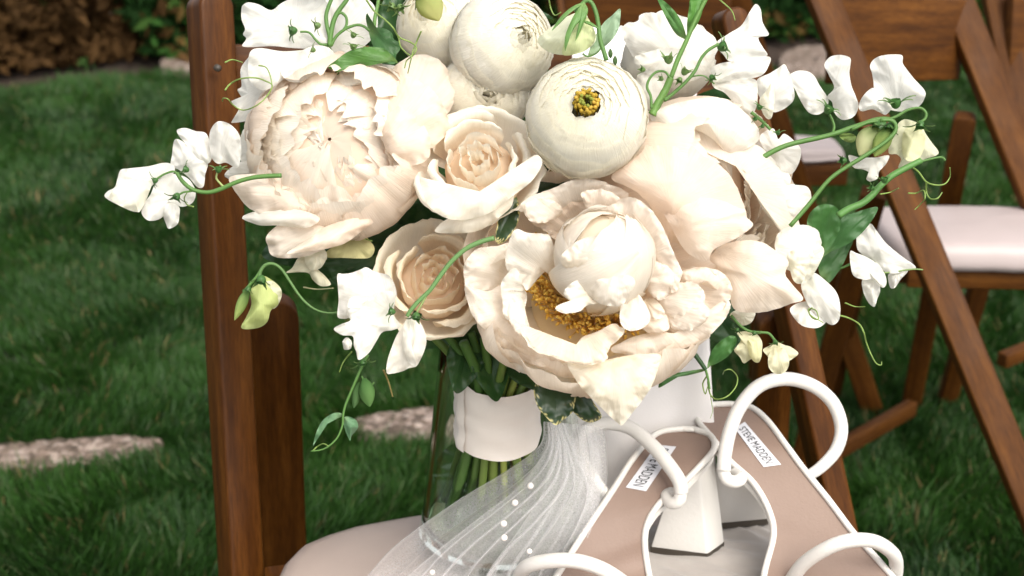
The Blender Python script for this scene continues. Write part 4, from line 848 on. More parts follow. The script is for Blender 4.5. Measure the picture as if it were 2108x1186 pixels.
S.blossom(z3, [([(885, 215), (940, 170), (1010, 125), (1050, 60), (1080, 20), (1105, 45), (1115, 110), (1145, 170), (1095, 185), (1115, 230), (1137, 272), (1060, 285), (960, 300), (925, 270)], (920, 235), -.004, .004)], (920, 228), 26, 20)
S.blossom(z3, [([(862, 335), (900, 312), (960, 300), (1040, 285), (1100, 277), (1152, 280), (1145, 320), (1115, 365), (1050, 385), (960, 395), (880, 400), (865, 370)], (880, 400), -.002, .0),
               ([(870, 400), (920, 385), (1000, 380), (1080, 390), (1090, 450), (1085, 520), (1050, 572), (990, 520), (930, 455), (880, 430)], (880, 400), .004, .004)], (868, 378), 15, -60)
S.blossom(z4, [([(140, 270), (200, 240), (240, 215), (272, 195), (290, 225), (302, 250), (322, 350), (290, 400), (225, 430), (180, 400), (140, 330)], (150, 400), .008, .006),
               ([(150, 370), (180, 330), (212, 285), (222, 330), (222, 400), (210, 455), (188, 462), (165, 430)], (150, 400), -.002, -.008, SWC)], (150, 405), 15, 60)
for x, y, a, s_ in [(655, 290, 95, 22), (735, 350, 60, 19), (620, 385, 150, 12), (710, 390, 240, 14), (530, 340, 175, 13)]:
    X, Y = Zm(*z3, [(x, y)])[0]; calyx(S, X, Y, S.dep - .022, a, s_, seed=x, spread=.35, col=mixc(MIDG, LIME, .15))
S.td(z3, [(880, -20), (930, 20), (965, 55), (980, 100)], 0); S.st(z4, [(110, 430), (160, 470), (205, 515)], .0018, off=0)
for x, y in ((1545, 240), (1560, 255)): calyx(S, x + 10, y + 5, .905, 150, 10, seed=x)
# --- right sprig with the winged blossoms
S = Sprig('sweet pea sprig arching right with two winged white blossoms and green buds', (1750, 250), .925)
S.blossom(z4, [([(288, 258), (310, 238), (345, 226), (390, 232), (420, 255), (445, 300), (485, 362), (482, 400), (460, 430), (430, 442), (390, 430), (355, 380), (325, 320)], (490, 400), .004, -.006),
               ([(468, 205), (478, 175), (505, 155), (550, 150), (594, 165), (594, 205), (590, 240), (600, 300), (620, 350), (634, 395), (620, 440), (590, 462), (550, 465), (515, 430), (505, 380), (480, 355), (515, 310), (490, 250)], (490, 400), .002, -.012)], (488, 415), 24, 60)
S.blossom(z4, [([(690, 205), (705, 175), (740, 155), (790, 148), (847, 152), (850, 190), (870, 220), (905, 265), (958, 325), (955, 365), (930, 400), (880, 420), (820, 425), (750, 400), (712, 340), (708, 290), (700, 240)], (820, 400), .0, -.012),
               ([(635, 402), (650, 360), (680, 325), (708, 312), (740, 345), (800, 385), (790, 420), (765, 442), (735, 430), (700, 415), (650, 425)], (810, 400), -.004, -.010)], (815, 385), 27, 100)
S.st(z4, [(82, 715), (130, 675), (200, 630), (260, 600), (330, 578), (450, 552), (530, 530), (600, 505), (660, 485), (720, 465), (780, 462), (812, 485), (808, 530), (780, 570)], .0026, off=-.014)
S.st(z4, [(600, 515), (680, 480), (760, 470), (820, 450), (870, 420), (930, 408), (962, 430), (960, 460), (935, 480)], .0016, off=-.016)
S.st(z4, [(508, 532), (515, 500), (505, 465), (492, 440)], .0014, off=-.014)
bud(S, *Zm(*z4, [(740, 500)])[0], .915, 232, 78, 56, (.74, .76, .45), (.24, .38, .10), 1)
bud(S, *Zm(*z4, [(790, 500)])[0], .905, 240, 74, 40, (.40, .50, .16), (.10, .22, .06), 2)
S.blossom(z4, [([(585, 640), (640, 650), (720, 650), (782, 640), (770, 680), (735, 720), (728, 752), (690, 768), (672, 752), (700, 735), (660, 710), (610, 700)], (700, 620), .006, -.004)])
S.blossom(z4, [([(825, 490), (850, 467), (875, 465), (920, 480), (945, 495), (960, 530), (990, 575), (1025, 622), (1010, 642), (955, 660), (900, 690), (830, 702), (842, 660), (820, 635), (782, 630), (790, 570)], (930, 490), .0, .004, (.80, .80, .60)),
               ([(850, 540), (880, 500), (940, 500), (960, 560), (940, 640), (890, 670), (850, 640)], (930, 490), -.008, -.012, (.78, .78, .52))], (935, 492), 22, -100)
leaf(S, Zm(*z4, [(540, 545), (575, 530), (620, 545), (610, 575), (570, 572)]), .93, .93, Zm(*z4, [(620, 545)])[0], Zm(*z4, [(540, 548)])[0], (.22, .32, .09), 4)
# --- second and third stems on the right
S = Sprig('sweet pea stems with curling tendrils and a broad leaf below the winged blossoms', (1760, 380), .905)
S.st(z4, [(300, 985), (340, 940), (400, 870), (480, 770), (540, 720), (620, 670), (700, 620), (770, 570), (812, 525), (815, 490), (790, 468), (740, 470)], .0022, off=-.010)
S.st(z4, [(535, 935), (590, 900), (650, 875), (700, 835), (730, 800), (790, 745), (850, 710), (940, 665)], .0036, off=0, col=(.10, .24, .06))
S.st(z4, [(940, 670), (1000, 655), (1040, 650), (1058, 665)], .0012, off=0)
S.td(z4, [(900, 700), (930, 725), (965, 770), (1010, 785), (1055, 780), (1080, 745), (1080, 700)], 0, r=.0009); S.td(z4, [(965, 770), (965, 820), (985, 852), (1020, 850), (1042, 822)], 0, r=.0009)
S.td(z4, [(878, 825), (915, 825), (952, 812), (958, 850), (935, 880), (908, 906)], 0)
S.td(z4, [(740, 830), (790, 820), (830, 800)], 0)
for x, y, a, s_ in [(760, 760, 100, 17), (700, 800, 150, 14), (560, 665, 190, 17)]:
    X, Y = Zm(*z4, [(x, y)])[0]; calyx(S, X, Y, S.dep - .004, a, s_, seed=x, spread=.4)
leaf(S, Zm(*z4, [(383, 965), (395, 925), (430, 890), (470, 878), (520, 890), (548, 930), (545, 990), (520, 1050), (460, 1130), (420, 1090), (390, 1020)]), .925, .915, Zm(*z4, [(430, 1110)])[0], Zm(*z4, [(500, 890)])[0], (.055, .155, .04), 1)
leaf(S, Zm(*z4, [(545, 935), (600, 925), (660, 905), (728, 893), (705, 950), (650, 1020), (580, 1075), (500, 1110), (440, 1150), (470, 1070), (520, 1000)]), .93, .92, Zm(*z4, [(450, 1140)])[0], Zm(*z4, [(728, 895)])[0], (.05, .14, .04), 2)
leaf(S, Zm(*z7, [(770, 430), (830, 390), (900, 380), (880, 440), (850, 500), (800, 560), (765, 520), (760, 470)]), .945, .945, Zm(*z7, [(770, 540)])[0], Zm(*z7, [(890, 385)])[0], (.04, .12, .03), 3)
# --- blossoms beside the right peony
S = Sprig('cluster of white sweet pea blossoms pressed against the right peony', (1640, 350), .93)
S.blossom(z4, [([(150, 560), (175, 525), (220, 510), (240, 560), (270, 535), (310, 560), (352, 610), (342, 680), (300, 735), (240, 700), (190, 640)], (230, 620), -.004, .0)], (240, 530), 12, 100)
S.blossom(z4, [([(30, 650), (80, 615), (140, 590), (240, 680), (300, 740), (290, 790), (200, 820), (110, 790), (70, 720)], (100, 680), -.012, .0)])
S.blossom(z4, [([(140, 835), (200, 800), (260, 782), (320, 780), (325, 792), (370, 790), (402, 830), (395, 870), (350, 920), (300, 965), (262, 1020), (215, 960), (165, 900)], (200, 900), -.006, .0),
               ([(205, 830), (260, 790), (330, 785), (385, 795), (402, 840), (370, 900), (300, 940), (240, 900)], (250, 880), -.014, -.010)])
S.blossom(z7, [([(625, 375), (640, 330), (660, 315), (690, 345), (740, 385), (783, 420), (770, 470), (735, 530), (690, 562), (660, 545), (650, 480)], (650, 480), -.014, -.018, SWC),
               ([(640, 440), (690, 425), (725, 440), (720, 500), (690, 560), (655, 540)], (650, 490), -.026, -.030, SWC)])
S.blossom(z7, [([(690, 570), (715, 535), (745, 518), (785, 545), (830, 590), (848, 640), (846, 705), (815, 730), (770, 700), (720, 650)], (720, 560), .0, -.008),
               ([(645, 665), (680, 640), (730, 640), (780, 700), (790, 720), (755, 742), (700, 735), (665, 705)], (720, 620), .006, .0)])
S.td(z7, [(735, 660), (722, 675), (735, 700), (760, 705), (750, 670), (720, 665), (730, 690), (780, 720)], -.02)
S.td(z7, [(840, 690), (880, 700), (925, 725), (945, 760), (955, 800), (975, 850), (995, 885), (1015, 893), (1018, 880)], 0, r=.0009)
S.td(z7, [(870, 640), (910, 655), (950, 655)], 0)
# --- lone white blossom on the far right
S = Sprig('single white sweet pea blossom standing clear on the far right', (1810, 540), .94)
S.blossom(z7, [([(915, 385), (925, 350), (950, 325), (975, 318), (990, 335), (1035, 395), (1100, 450), (1158, 495), (1110, 512), (1060, 520), (1020, 505), (980, 460), (925, 430)], (990, 460), .0, -.004),
               ([(915, 385), (925, 350), (950, 325), (972, 322), (965, 380), (985, 440), (985, 470), (930, 435)], (990, 460), .006, .010, (.78, .80, .74)),
               ([(890, 430), (915, 437), (950, 450), (1000, 480), (1030, 520), (1038, 560), (1020, 578), (985, 545), (945, 545), (905, 530), (892, 490)], (1000, 500), -.008, -.014),
               ([(940, 545), (975, 535), (1005, 545), (1012, 590), (1000, 625), (988, 656), (962, 635), (942, 590)], (990, 530), -.004, -.006),
               ([(1045, 525), (1080, 515), (1125, 510), (1095, 545), (1072, 578), (1052, 575)], (1080, 515), .004, .002)])
S.st(z7, [(1000, 518), (1060, 515), (1140, 503), (1186, 505)], .0009, off=-.004, col=(.2, .3, .1))
S.st(z7, [(990, 470), (900, 480), (840, 500), (760, 480)], .0014, off=.02)
# --- small cream blossoms and leaves at the lower right
S = Sprig('sprig of tiny cream sweet pea blossoms with small leaves above the sandal strap', (1560, 710), .90)
for pl in ([([(418, 835), (430, 815), (445, 790), (430, 762), (470, 755), (505, 762), (532, 800), (528, 850), (518, 882), (490, 868), (458, 886), (440, 860)], (500, 760), .0, -.008, (.82, .80, .58)), ([(470, 800), (500, 790), (530, 830), (520, 880), (490, 870)], (500, 770), -.008, -.012, (.80, .78, .5))],
           [([(535, 832), (560, 815), (590, 800), (625, 812), (650, 820), (679, 845), (655, 868), (640, 880), (630, 915), (590, 928), (560, 905), (558, 865)], (585, 800), .0, -.008, (.82, .80, .58)), ([(560, 850), (590, 820), (625, 830), (642, 880), (625, 922), (585, 928), (558, 900)], (585, 800), -.008, -.012, (.83, .80, .60))]):
    S.blossom(z7, pl)
calyx(S, *Zm(*z7, [(500, 762)])[0], .89, -70, 12, seed=1); calyx(S, *Zm(*z7, [(585, 800)])[0], .89, -80, 13, seed=2); calyx(S, *Zm(*z7, [(430, 750)])[0], .90, -120, 11, seed=3)
S.st(z7, [(405, 690), (440, 730), (480, 755), (530, 760), (560, 765), (585, 795)], .0014, off=-.006)
leaf(S, Zm(*z7, [(308, 905), (320, 850), (350, 805), (395, 775), (425, 778), (425, 810), (395, 855), (350, 885), (325, 895)]), .90, .895, Zm(*z7, [(308, 905)])[0], Zm(*z7, [(425, 778)])[0], (.06, .18, .045), 1)
leaf(S, Zm(*z7, [(110, 985), (122, 950), (150, 932), (200, 922), (292, 908), (294, 918), (230, 935), (175, 945), (145, 968)]), .90, .895, Zm(*z7, [(292, 912)])[0], Zm(*z7, [(112, 980)])[0], (.055, .15, .04), 2)
S.st(z7, [(258, 850), (280, 880), (302, 912)], .0024, off=0, col=DKG); S.st(z7, [(302, 912), (312, 950), (318, 990)], .0013, off=0)
S.td(z7, [(310, 960), (320, 1010), (345, 1032), (390, 1020), (425, 980), (430, 940), (405, 912), (380, 915), (372, 930)], 0); S.td(z7, [(305, 940), (290, 970), (300, 1010), (310, 980)], 0)
S.td(z7, [(315, 980), (325, 1040), (330, 1080), (320, 1110)], 0, r=.0004); S.td(z7, [(425, 720), (400, 700), (370, 685)], 0, r=.0008, col=(.05, .08, .03))
S.blossom(z7, [([(400, 690), (440, 665), (500, 670), (500, 700), (480, 725), (440, 730)], (450, 690), .01, .01, SWC)])
# --- lower-left nodding buds
S = Sprig('arched green stem with two nodding greenish sweet pea buds beside the chair post', (560, 600), .905)
S.st(z5, [(600, 455), (540, 462), (480, 448), (430, 415), (390, 370), (350, 310), (310, 250), (270, 222), (232, 225), (205, 255), (200, 290)], lambda u: .0010 + .0010 * u, off=-.004, col=(.10, .20, .06))
S.st(z5, [(215, 240), (185, 285), (150, 325), (120, 360)], .0015, off=-.004)
b_ = S.pet(z5, [(155, 360), (180, 310), (215, 280), (260, 300), (300, 335), (308, 375), (290, 420), (255, 450), (240, 500), (205, 530), (140, 541), (110, 530), (135, 480), (160, 420)], (205, 290), .004, -.004, (.62, .70, .30), bulge=.020, seed=5); b_.name = 'bud'
S.pet(z5, [(225, 320), (262, 305), (302, 340), (308, 378), (288, 425), (262, 440), (240, 400)], (215, 300), -.002, .0, (.80, .80, .62), bulge=.006, seed=6, parent=b_)
calyx(S, *Zm(*z5, [(208, 300)])[0], .885, -100, 24, seed=2, spread=.45, parent=b_)
bud(S, *Zm(*z5, [(145, 345)])[0], .90, -112, 70, 24, (.42, .52, .18), (.10, .22, .07), 5)
# --- lower-middle arching sprig
S = Sprig('sweet pea sprig curving down in front of the beige rose, buds hanging below', (800, 650), .865)
S.st(None, [(1018, 490), (990, 498), (960, 512), (930, 538), (905, 570), (885, 598), (862, 620), (845, 640), (838, 652)], .0024, off=0, col=(.12, .24, .08))
S.blossom(z5, [([(580, 272), (610, 270), (645, 266), (690, 250), (722, 238), (760, 258), (800, 268), (835, 280), (865, 340), (860, 400), (780, 440), (690, 480), (640, 485), (610, 490), (580, 477), (586, 400), (582, 330)], (850, 450), .006, .004),
               ([(562, 540), (600, 515), (640, 500), (660, 470), (700, 430), (760, 372), (800, 356), (845, 358), (865, 385), (855, 440), (860, 480), (890, 525), (850, 545), (800, 555), (770, 600), (735, 655), (685, 691), (672, 650), (660, 620), (655, 575), (605, 570)], (850, 460), -.004, -.016),
               ([(640, 395), (680, 375), (740, 380), (770, 375), (720, 430), (680, 470), (645, 495), (630, 440)], (760, 440), -.004, -.008),
               ([(605, 600), (625, 580), (650, 600), (645, 635), (615, 640), (608, 620)], (640, 580), -.01, -.01)], (845, 455), 18, 170)
S.blossom(z5, [([(920, 490), (940, 478), (965, 482), (1000, 535), (1015, 595), (1005, 645), (985, 690), (965, 722), (930, 730), (900, 745), (850, 757), (820, 752), (825, 690), (845, 630), (870, 570)], (960, 470), .0, -.006, mixc(SW, CREAM, .3)),
               ([(905, 520), (930, 485), (945, 490), (960, 560), (950, 640), (965, 718), (925, 700), (900, 620)], (950, 480), -.008, -.016, mixc(SW, CREAM, .2))], (965, 478), 21, -95)
S.st(z5, [(1015, 375), (990, 420), (972, 450), (965, 470)], .0012, off=0, col=(.25, .32, .12))
S.st(z5, [(730, 665), (712, 695), (692, 740), (670, 790), (645, 850), (620, 910), (608, 960), (605, 1010), (580, 1070), (540, 1110), (500, 1130), (450, 1136)], lambda u: .0018 * (1 - .6 * u), off=0)
S.st(z5, [(700, 770), (725, 830), (760, 800)], .0008, off=.0)
bud(S, *Zm(*z5, [(712, 780)])[0], .862, -78, 60, 34, (.16, .30, .10), (.07, .17, .05), 3, cal=False); bud(S, *Zm(*z5, [(685, 800)])[0], .868, -100, 54, 24, (.14, .26, .10), (.07, .16, .05), 4, cal=False)
calyx(S, *Zm(*z5, [(705, 700)])[0], .862, -75, 21, seed=5, spread=.8)
leaf(S, Zm(*z5, [(610, 962), (575, 968), (530, 990), (490, 1040), (462, 1110), (475, 1050), (505, 990), (550, 955), (590, 948)]), .866, .87, Zm(*z5, [(610, 965)])[0], Zm(*z5, [(465, 1110)])[0], (.13, .26, .13), 1, amp=.001)
leaf(S, Zm(*z5, [(612, 972), (640, 968), (672, 985), (682, 1015), (668, 1040), (650, 1060), (642, 1085), (625, 1050), (612, 1010)]), .866, .872, Zm(*z5, [(615, 975)])[0], Zm(*z5, [(642, 1085)])[0], (.14, .28, .15), 2, amp=.001)
S.td(z5, [(460, 1136), (480, 1115), (510, 1100), (535, 1110)], 0); S.td(z5, [(650, 650), (610, 700), (590, 750)], .02); S.td(z5, [(805, 740), (830, 800), (850, 870)], .06, r=.0012, col=(.2, .16, .05))
# --- creamy flower below the left peony
S = Sprig('crumpled yellowish cream blossom under the left peony', (640, 530), .935)
S.blossom(z5, [([(390, 190), (440, 160), (500, 150), (530, 190), (510, 215), (480, 240), (520, 280), (548, 322), (500, 330), (460, 300), (440, 268), (395, 262), (330, 265), (360, 240)], (480, 170), -.006, -.016, (.84, .81, .64)),
               ([(440, 150), (500, 140), (530, 180), (500, 240), (450, 250), (420, 200)], (480, 160), -.02, -.022, (.85, .82, .68))])
S.blossom(z5, [([(515, 175), (560, 135), (620, 100), (690, 70), (740, 110), (762, 150), (740, 190), (680, 195), (600, 192), (540, 192)], (640, 90), .002, -.006, (.72, .68, .36))])
leaf(S, Zm(*z5, [(490, 215), (560, 200), (650, 192), (740, 188), (800, 170), (800, 230), (740, 245), (660, 250), (600, 262), (575, 300), (555, 290), (530, 240)]), .955, .95, Zm(*z5, [(790, 180)])[0], Zm(*z5, [(560, 290)])[0], DKG, 6)
S.td(z5, [(365, 30), (390, 65), (430, 82), (475, 75), (500, 50)], -.03, r=.0009); S.td(z5, [(690, 80), (720, 100), (750, 110)], -.02); S.td(z5, [(415, 335), (480, 345), (560, 340)], .0, col=(.5, .5, .3))
# --- variegated foliage
m, t, b = newmat('leaf_variegated')
at = N(t, 'ShaderNodeAttribute', attribute_name='pc'); t.links.new(at.outputs['Color'], b.inputs['Base Color']); b.inputs['Roughness'].default_value = .38; M_var = m
def var_leaf(T, pts, d0, d1, base, tip_, seed):
    o = leaf(T, pts, d0, d1, base, tip_, (.018, .045, .014), seed, mat=M_var, amp=.003)
    me = o.data; a = me.attributes['pc'].data; n = 52; rings = 10
    for k in range(rings + 1):
        for i in range(n):
            s = (k / rings) ** .85; q = nz(math.cos(6.283 * i / n) * 5 + seed, math.sin(6.283 * i / n) * 5, seed) * .22 + .10 * ((i * 7 + k) % 3 - 1)
            if s + q > .97: a[k * n + i].color = (.66, .58, .26, 1)
V = Thing('variegated_foliage', 'dark green leaves with jagged cream yellow edges around the vase rim', 'foliage', P(1100, 780, .93))
zv = (780, 680, 2.965)
var_leaf(V, Zm(*zv, [(945, 380), (955, 330), (990, 290), (1080, 275), (1160, 300), (1200, 380), (1195, 450), (1180, 500), (1130, 545), (1080, 580), (1020, 530), (970, 470)]), .895, .885, Zm(*zv, [(1090, 285)])[0], Zm(*zv, [(1080, 580)])[0], 1)
var_leaf(V, [(1175, 790), (1200, 800), (1230, 840), (1238, 860), (1215, 870), (1190, 858), (1160, 820)], .90, .895, (1175, 790), (1230, 865), 2)
var_leaf(V, Zm(*zv, [(640, 220), (660, 170), (710, 130), (790, 140), (860, 200), (960, 270), (980, 330), (880, 350), (780, 350), (700, 320), (650, 270)]), .975, .97, Zm(*zv, [(700, 120)])[0], Zm(*zv, [(970, 330)])[0], 3)
var_leaf(V, [(1020, 495), (1026, 450), (1040, 425), (1062, 405), (1070, 440), (1058, 475), (1035, 500)], .90, .895, (1068, 405), (1022, 495), 4)
var_leaf(V, [(1062, 400), (1085, 370), (1110, 335), (1125, 345), (1190, 355), (1180, 390), (1130, 400), (1080, 420)], .935, .925, (1185, 370), (1062, 400), 5)
# ================================================================== vase, stems, ribbon
VX, VY = P(1043, 1130, 1.0), None
vc = G(1040, 1120, SEATZ + .004); vcx, vcy = vc.x, vc.y
m = bpy.data.materials.new('clear_glass'); m.use_nodes = True; t = m.node_tree; t.nodes.clear()
out = N(t, 'ShaderNodeOutputMaterial'); gl = N(t, 'ShaderNodeBsdfGlossy'); gl.inputs['Roughness'].default_value = .03; tp = N(t, 'ShaderNodeBsdfTransparent')
lw = N(t, 'ShaderNodeLayerWeight'); lw.inputs['Blend'].default_value = .35
pw = N(t, 'ShaderNodeMath', operation='POWER'); pw.inputs[1].default_value = 5; t.links.new(lw.outputs['Facing'], pw.inputs[0])
fr = N(t, 'ShaderNodeMath', operation='MULTIPLY_ADD'); fr.inputs[1].default_value = .75; fr.inputs[2].default_value = .05; t.links.new(pw.outputs[0], fr.inputs[0])
rc = ramp(t, lw.outputs['Facing'], [(0, (.98, .99, .98)), (.6, (.95, .97, .95)), (.8, (.80, .88, .80)), (1, (.36, .47, .36))]); t.links.new(rc.outputs[0], tp.inputs[0])
ms = N(t, 'ShaderNodeMixShader'); t.links.new(fr.outputs[0], ms.inputs[0]); t.links.new(tp.outputs[0], ms.inputs[1]); t.links.new(gl.outputs[0], ms.inputs[2]); t.links.new(ms.outputs[0], out.inputs[0]); M_glass = m
M_water = M_glass.copy(); M_water.name = 'water'
for n_ in M_water.node_tree.nodes:
    if n_.type == 'VALTORGB':
        for q_ in n_.color_ramp.elements: q_.color = (.80, .90, .74, 1)
M_real = bpy.data.materials.new('vase_glass'); M_real.use_nodes = True; t = M_real.node_tree; t.nodes.clear()
out = N(t, 'ShaderNodeOutputMaterial'); gb = N(t, 'ShaderNodeBsdfGlass'); gb.inputs['IOR'].default_value = 1.42; gb.inputs['Roughness'].default_value = 0.0; gb.inputs['Color'].default_value = (.95, .975, .95, 1); t.links.new(gb.outputs[0], out.inputs[0])
T = Thing('glass_vase', 'clear glass vase standing on the cream chair seat', 'vase', (vcx, vcy, SEATZ))
def lathe(prof, c, n=56, sq=0.0, close=False):
    rows = []
    for r, z in prof: rows.append([(c[0] + r * math.cos(6.283185 * k / n), c[1] + r * math.sin(6.283185 * k / n), z) for k in range(n)])
    mb = MB(); mb.grid(rows, closed=True); return mb
z0 = SEATZ + .012; zr = G(1040, 722, 0).z
rim = vc + Vector((0, 0, .172)); rimz = rim.z
RB, RT = .0665, .047
def vr(z): f = (z - z0) / (rimz - z0); return RB + (RT - RB) * f ** .9
prof = [(.001, z0), (RB * .9, z0), (RB, z0 + .004)] + [(vr(z0 + (rimz - z0) * f), z0 + (rimz - z0) * f) for f in (.1, .25, .4, .55, .7, .85, .97)] + [(RT - .0005, rimz + .001), (RT - .003, rimz + .001)] + [(vr(z0 + (rimz - z0) * f) - .004, z0 + (rimz - z0) * f) for f in (.97, .85, .7, .55, .4, .25, .14, .1)] + [(RB * .85, z0 + .012), (.001, z0 + .010)]
T.part('bowl', lathe(prof, (vcx, vcy)), M_real)
wz = z0 + .062
T.part('water', lathe([(.001, z0 + .0125), (RB * .84, z0 + .0135), (vr(z0 + .02) - .0048, z0 + .02), (vr(wz) - .0048, wz), (.001, wz)], (vcx, vcy)), M_water)
# stems bound through the ribbon
rs = random.Random(9); SB = Thing('bouquet_stems', 'bundle of green flower stems standing in the vase under the ribbon', 'stems', (vcx, vcy, SEATZ))
wrz = G(1030, 860, 0); 
wc = P(1024, 838, .992)
for k in range(34):
    a = k * 2.4; rr = .0215 * math.sqrt((k + .5) / 34); mb = MB(); b0 = Vector((vcx + math.cos(a) * rr * 2.1 - .006, vcy + math.sin(a) * rr * 2.0, z0 + .016 + rs.random() * .012)); m0 = wc + Vector((math.cos(a) * rr, math.sin(a) * rr, -.012)); t0 = wc + Vector((math.cos(a + .4) * rr * 1.2, math.sin(a + .4) * rr * 1.2, .03)); t1 = wc + Vector((math.cos(a + .5) * rr * 2.6, math.sin(a + .5) * rr * 1.9 + .01, .062))
    c_ = mixc((.07, .16, .03), (.34, .40, .08), rs.random() ** 1.5)
    if k % 11 == 5: c_ = (.42, .26, .07)
    tube(mb, [b0, m0, t0, t1], .0022 + .0016 * rs.random(), 9, smooth_pts=20, col=c_); SB.part('stem', mb, M_stem)
T = Thing('ribbon_wrap', 'ivory satin ribbon band wrapped around the stems inside the vase', 'ribbon', wc)
rows = []; n = 64
hz = .0245
for j in range(12):
    v = j / 11; row = []
    for k in range(n + 3):
        a = -2.55 + 6.283185 * k / n; rr = .0302 + (.0016 if k > n - 2 else 0) + .0011 * nz(k * .22 + v * 3, v * 7 - k * .05, 1) + .0012 * abs(v - .5) ** 2 * 2 + .0006 * math.sin(v * 17 + k * .2)
        zz = -hz + 2 * hz * v + .0015 * math.sin(a * 2 + 1)
        if k < 5 and v > .7: zz += .006 * (1 - k / 5) * (v - .7) / .3
        row.append((wc.x + rr * math.cos(a), wc.y + rr * math.sin(a), wc.z + zz))
    rows.append(row)
mb = MB(); mb.grid(rows); T.part('band', mb, M_satin)

# ================================================================== white cloth hanging over the chair back
def sheet(cols_pts, depths, nu, nv, wav, seed, wfreq=3.0):
    """cols_pts: list of columns, each a list of photo pixels from top to bottom"""
    cc = [crom([P(x, y, d) for (x, y), d in zip(col, dp)], nv) for col, dp in zip(cols_pts, depths)]
    rows = []
    for j in range(nv): rows.append(crom([c[j] for c in cc], nu))
    rr = []
    for j, row in enumerate(rows):
        v = j / (nv - 1); rr.append([p - CZ * (wav * math.sin(i / (nu - 1) * wfreq * 6.283 + 1.5 * nz(i * .06, v * 1.5, seed)) * (.35 + v)) for i, p in enumerate(row)])
    mb = MB(); mb.grid(rr); return mb
mb = sheet([[(1180, 60), (1165, 400), (1150, 760), (1128, 940), (1110, 1060)], [(1290, 60), (1290, 400), (1290, 700), (1260, 930), (1220, 1080)], [(1420, 120), (1410, 400), (1410, 700), (1400, 860), (1370, 1060)], [(1330, 60), (1440, 400), (1461, 735), (1468, 880), (1478, 1060)]][:3] + [[(1425, 120), (1445, 400), (1459, 735), (1466, 850), (1476, 1060)]],
           [[1.145, 1.10, 1.085, 1.08, 1.09]] * 4, 60, 50, .0022, 3, 2.0)
o = solo('white_cloth', mb, M_cloth, 'smooth white cloth hanging down the chair back behind the sandals', 'cloth')
o.modifiers.new('thick', 'SOLIDIFY').thickness = .0015

# ================================================================== veil
m = bpy.data.materials.new('sheer_tulle'); m.use_nodes = True; t = m.node_tree; t.nodes.clear()
out = N(t, 'ShaderNodeOutputMaterial'); df = N(t, 'ShaderNodeBsdfDiffuse'); df.inputs[0].default_value = (.93, .92, .92, 1); tl = N(t, 'ShaderNodeBsdfTranslucent'); tl.inputs[0].default_value = (.93, .92, .92, 1)
mA = N(t, 'ShaderNodeMixShader'); mA.inputs[0].default_value = .4; t.links.new(df.outputs[0], mA.inputs[1]); t.links.new(tl.outputs[0], mA.inputs[2])
tp = N(t, 'ShaderNodeBsdfTransparent'); mB = N(t, 'ShaderNodeMixShader'); lw = N(t, 'ShaderNodeLayerWeight'); lw.inputs['Blend'].default_value = .42
wv = noise_node(t, 900, 1); ad = N(t, 'ShaderNodeMath', operation='MULTIPLY_ADD'); ad.inputs[1].default_value = .22
t.links.new(wv.outputs['Fac'], ad.inputs[0]); rf_ = ramp(t, lw.outputs['Facing'], [(0, (.17,) * 3), (.5, (.21,) * 3), (.85, (.38,) * 3), (1, (.6,) * 3)]); t.links.new(rf_.outputs[0], ad.inputs[2])
t.links.new(ad.outputs[0], mB.inputs[0]); t.links.new(tp.outputs[0], mB.inputs[1]); t.links.new(mA.outputs[0], mB.inputs[2]); t.links.new(mB.outputs[0], out.inputs[0]); M_tulle = m
T = Thing('bridal_veil', 'sheer white tulle veil with pearls spilling from the vase over the seat', 'veil', P(1100, 1000, .93))
def veil_sheet(L, Rr, dl, dr, seed, folds, amp, nu=150, nv=70):
    l = crom([P(x, y, d) for (x, y), d in zip(L, dl)], nv); r = crom([P(x, y, d) for (x, y), d in zip(Rr, dr)], nv); rows = []
    for j in range(nv):
        v = j / (nv - 1); row = []
        for i in range(nu):
            u = i / (nu - 1); uu = u + .05 * math.sin(u * 6.283) * (1 - v) + .035 * nz(u * 5, v * 1.2, seed)
            p = l[j].lerp(r[j], uu); ph = u * folds * 6.283 + 2.2 * nz(u * 3.1, v * .8, seed + 5)
            a = amp * (.35 + v * 1.1) * (.6 + .8 * abs(nz(u * 4, v, seed + 9)))
            s = math.sin(ph); s = math.copysign(abs(s) ** .7, s)
            row.append(p + CZ * (a * s) + CX * (a * .9 * math.cos(ph)))
        rows.append(row)
    mb = MB(); mb.grid(rows); return mb
T.part('tulle', veil_sheet([(1118, 868), (1108, 915), (1040, 968), (930, 1035), (810, 1120), (745, 1186), (640, 1290)], [(1165, 872), (1195, 940), (1230, 1010), (1215, 1080), (1190, 1130), (1160, 1186), (1120, 1290)],
                           [1.0, .99, .99, 1.0, 1.02, 1.04, 1.03], [1.0, .995, .995, 1.0, 1.01, 1.02, 1.01], 2, 8, .0042), M_tulle)
T.part('tulle', veil_sheet([(1125, 870), (1112, 930), (1060, 1000), (970, 1070), (870, 1150), (820, 1200), (760, 1290)], [(1220, 875), (1235, 940), (1235, 1010), (1205, 1090), (1190, 1140), (1170, 1186), (1140, 1290)],
                           [1.01, 1.0, 1.0, 1.01, 1.03, 1.045, 1.03], [1.02, 1.015, 1.01, 1.015, 1.02, 1.03, 1.02], 7, 6, .0045), M_tulle)
T.part('tulle', veil_sheet([(1130, 868), (1125, 940), (1110, 1010), (1060, 1090), (1000, 1170), (980, 1220)], [(1240, 880), (1245, 950), (1240, 1010), (1210, 1090), (1190, 1140), (1160, 1230)],
                           [1.01, 1.0, 1.0, 1.01, 1.025, 1.03], [1.03, 1.025, 1.02, 1.02, 1.025, 1.02], 13, 5, .0045), M_tulle)
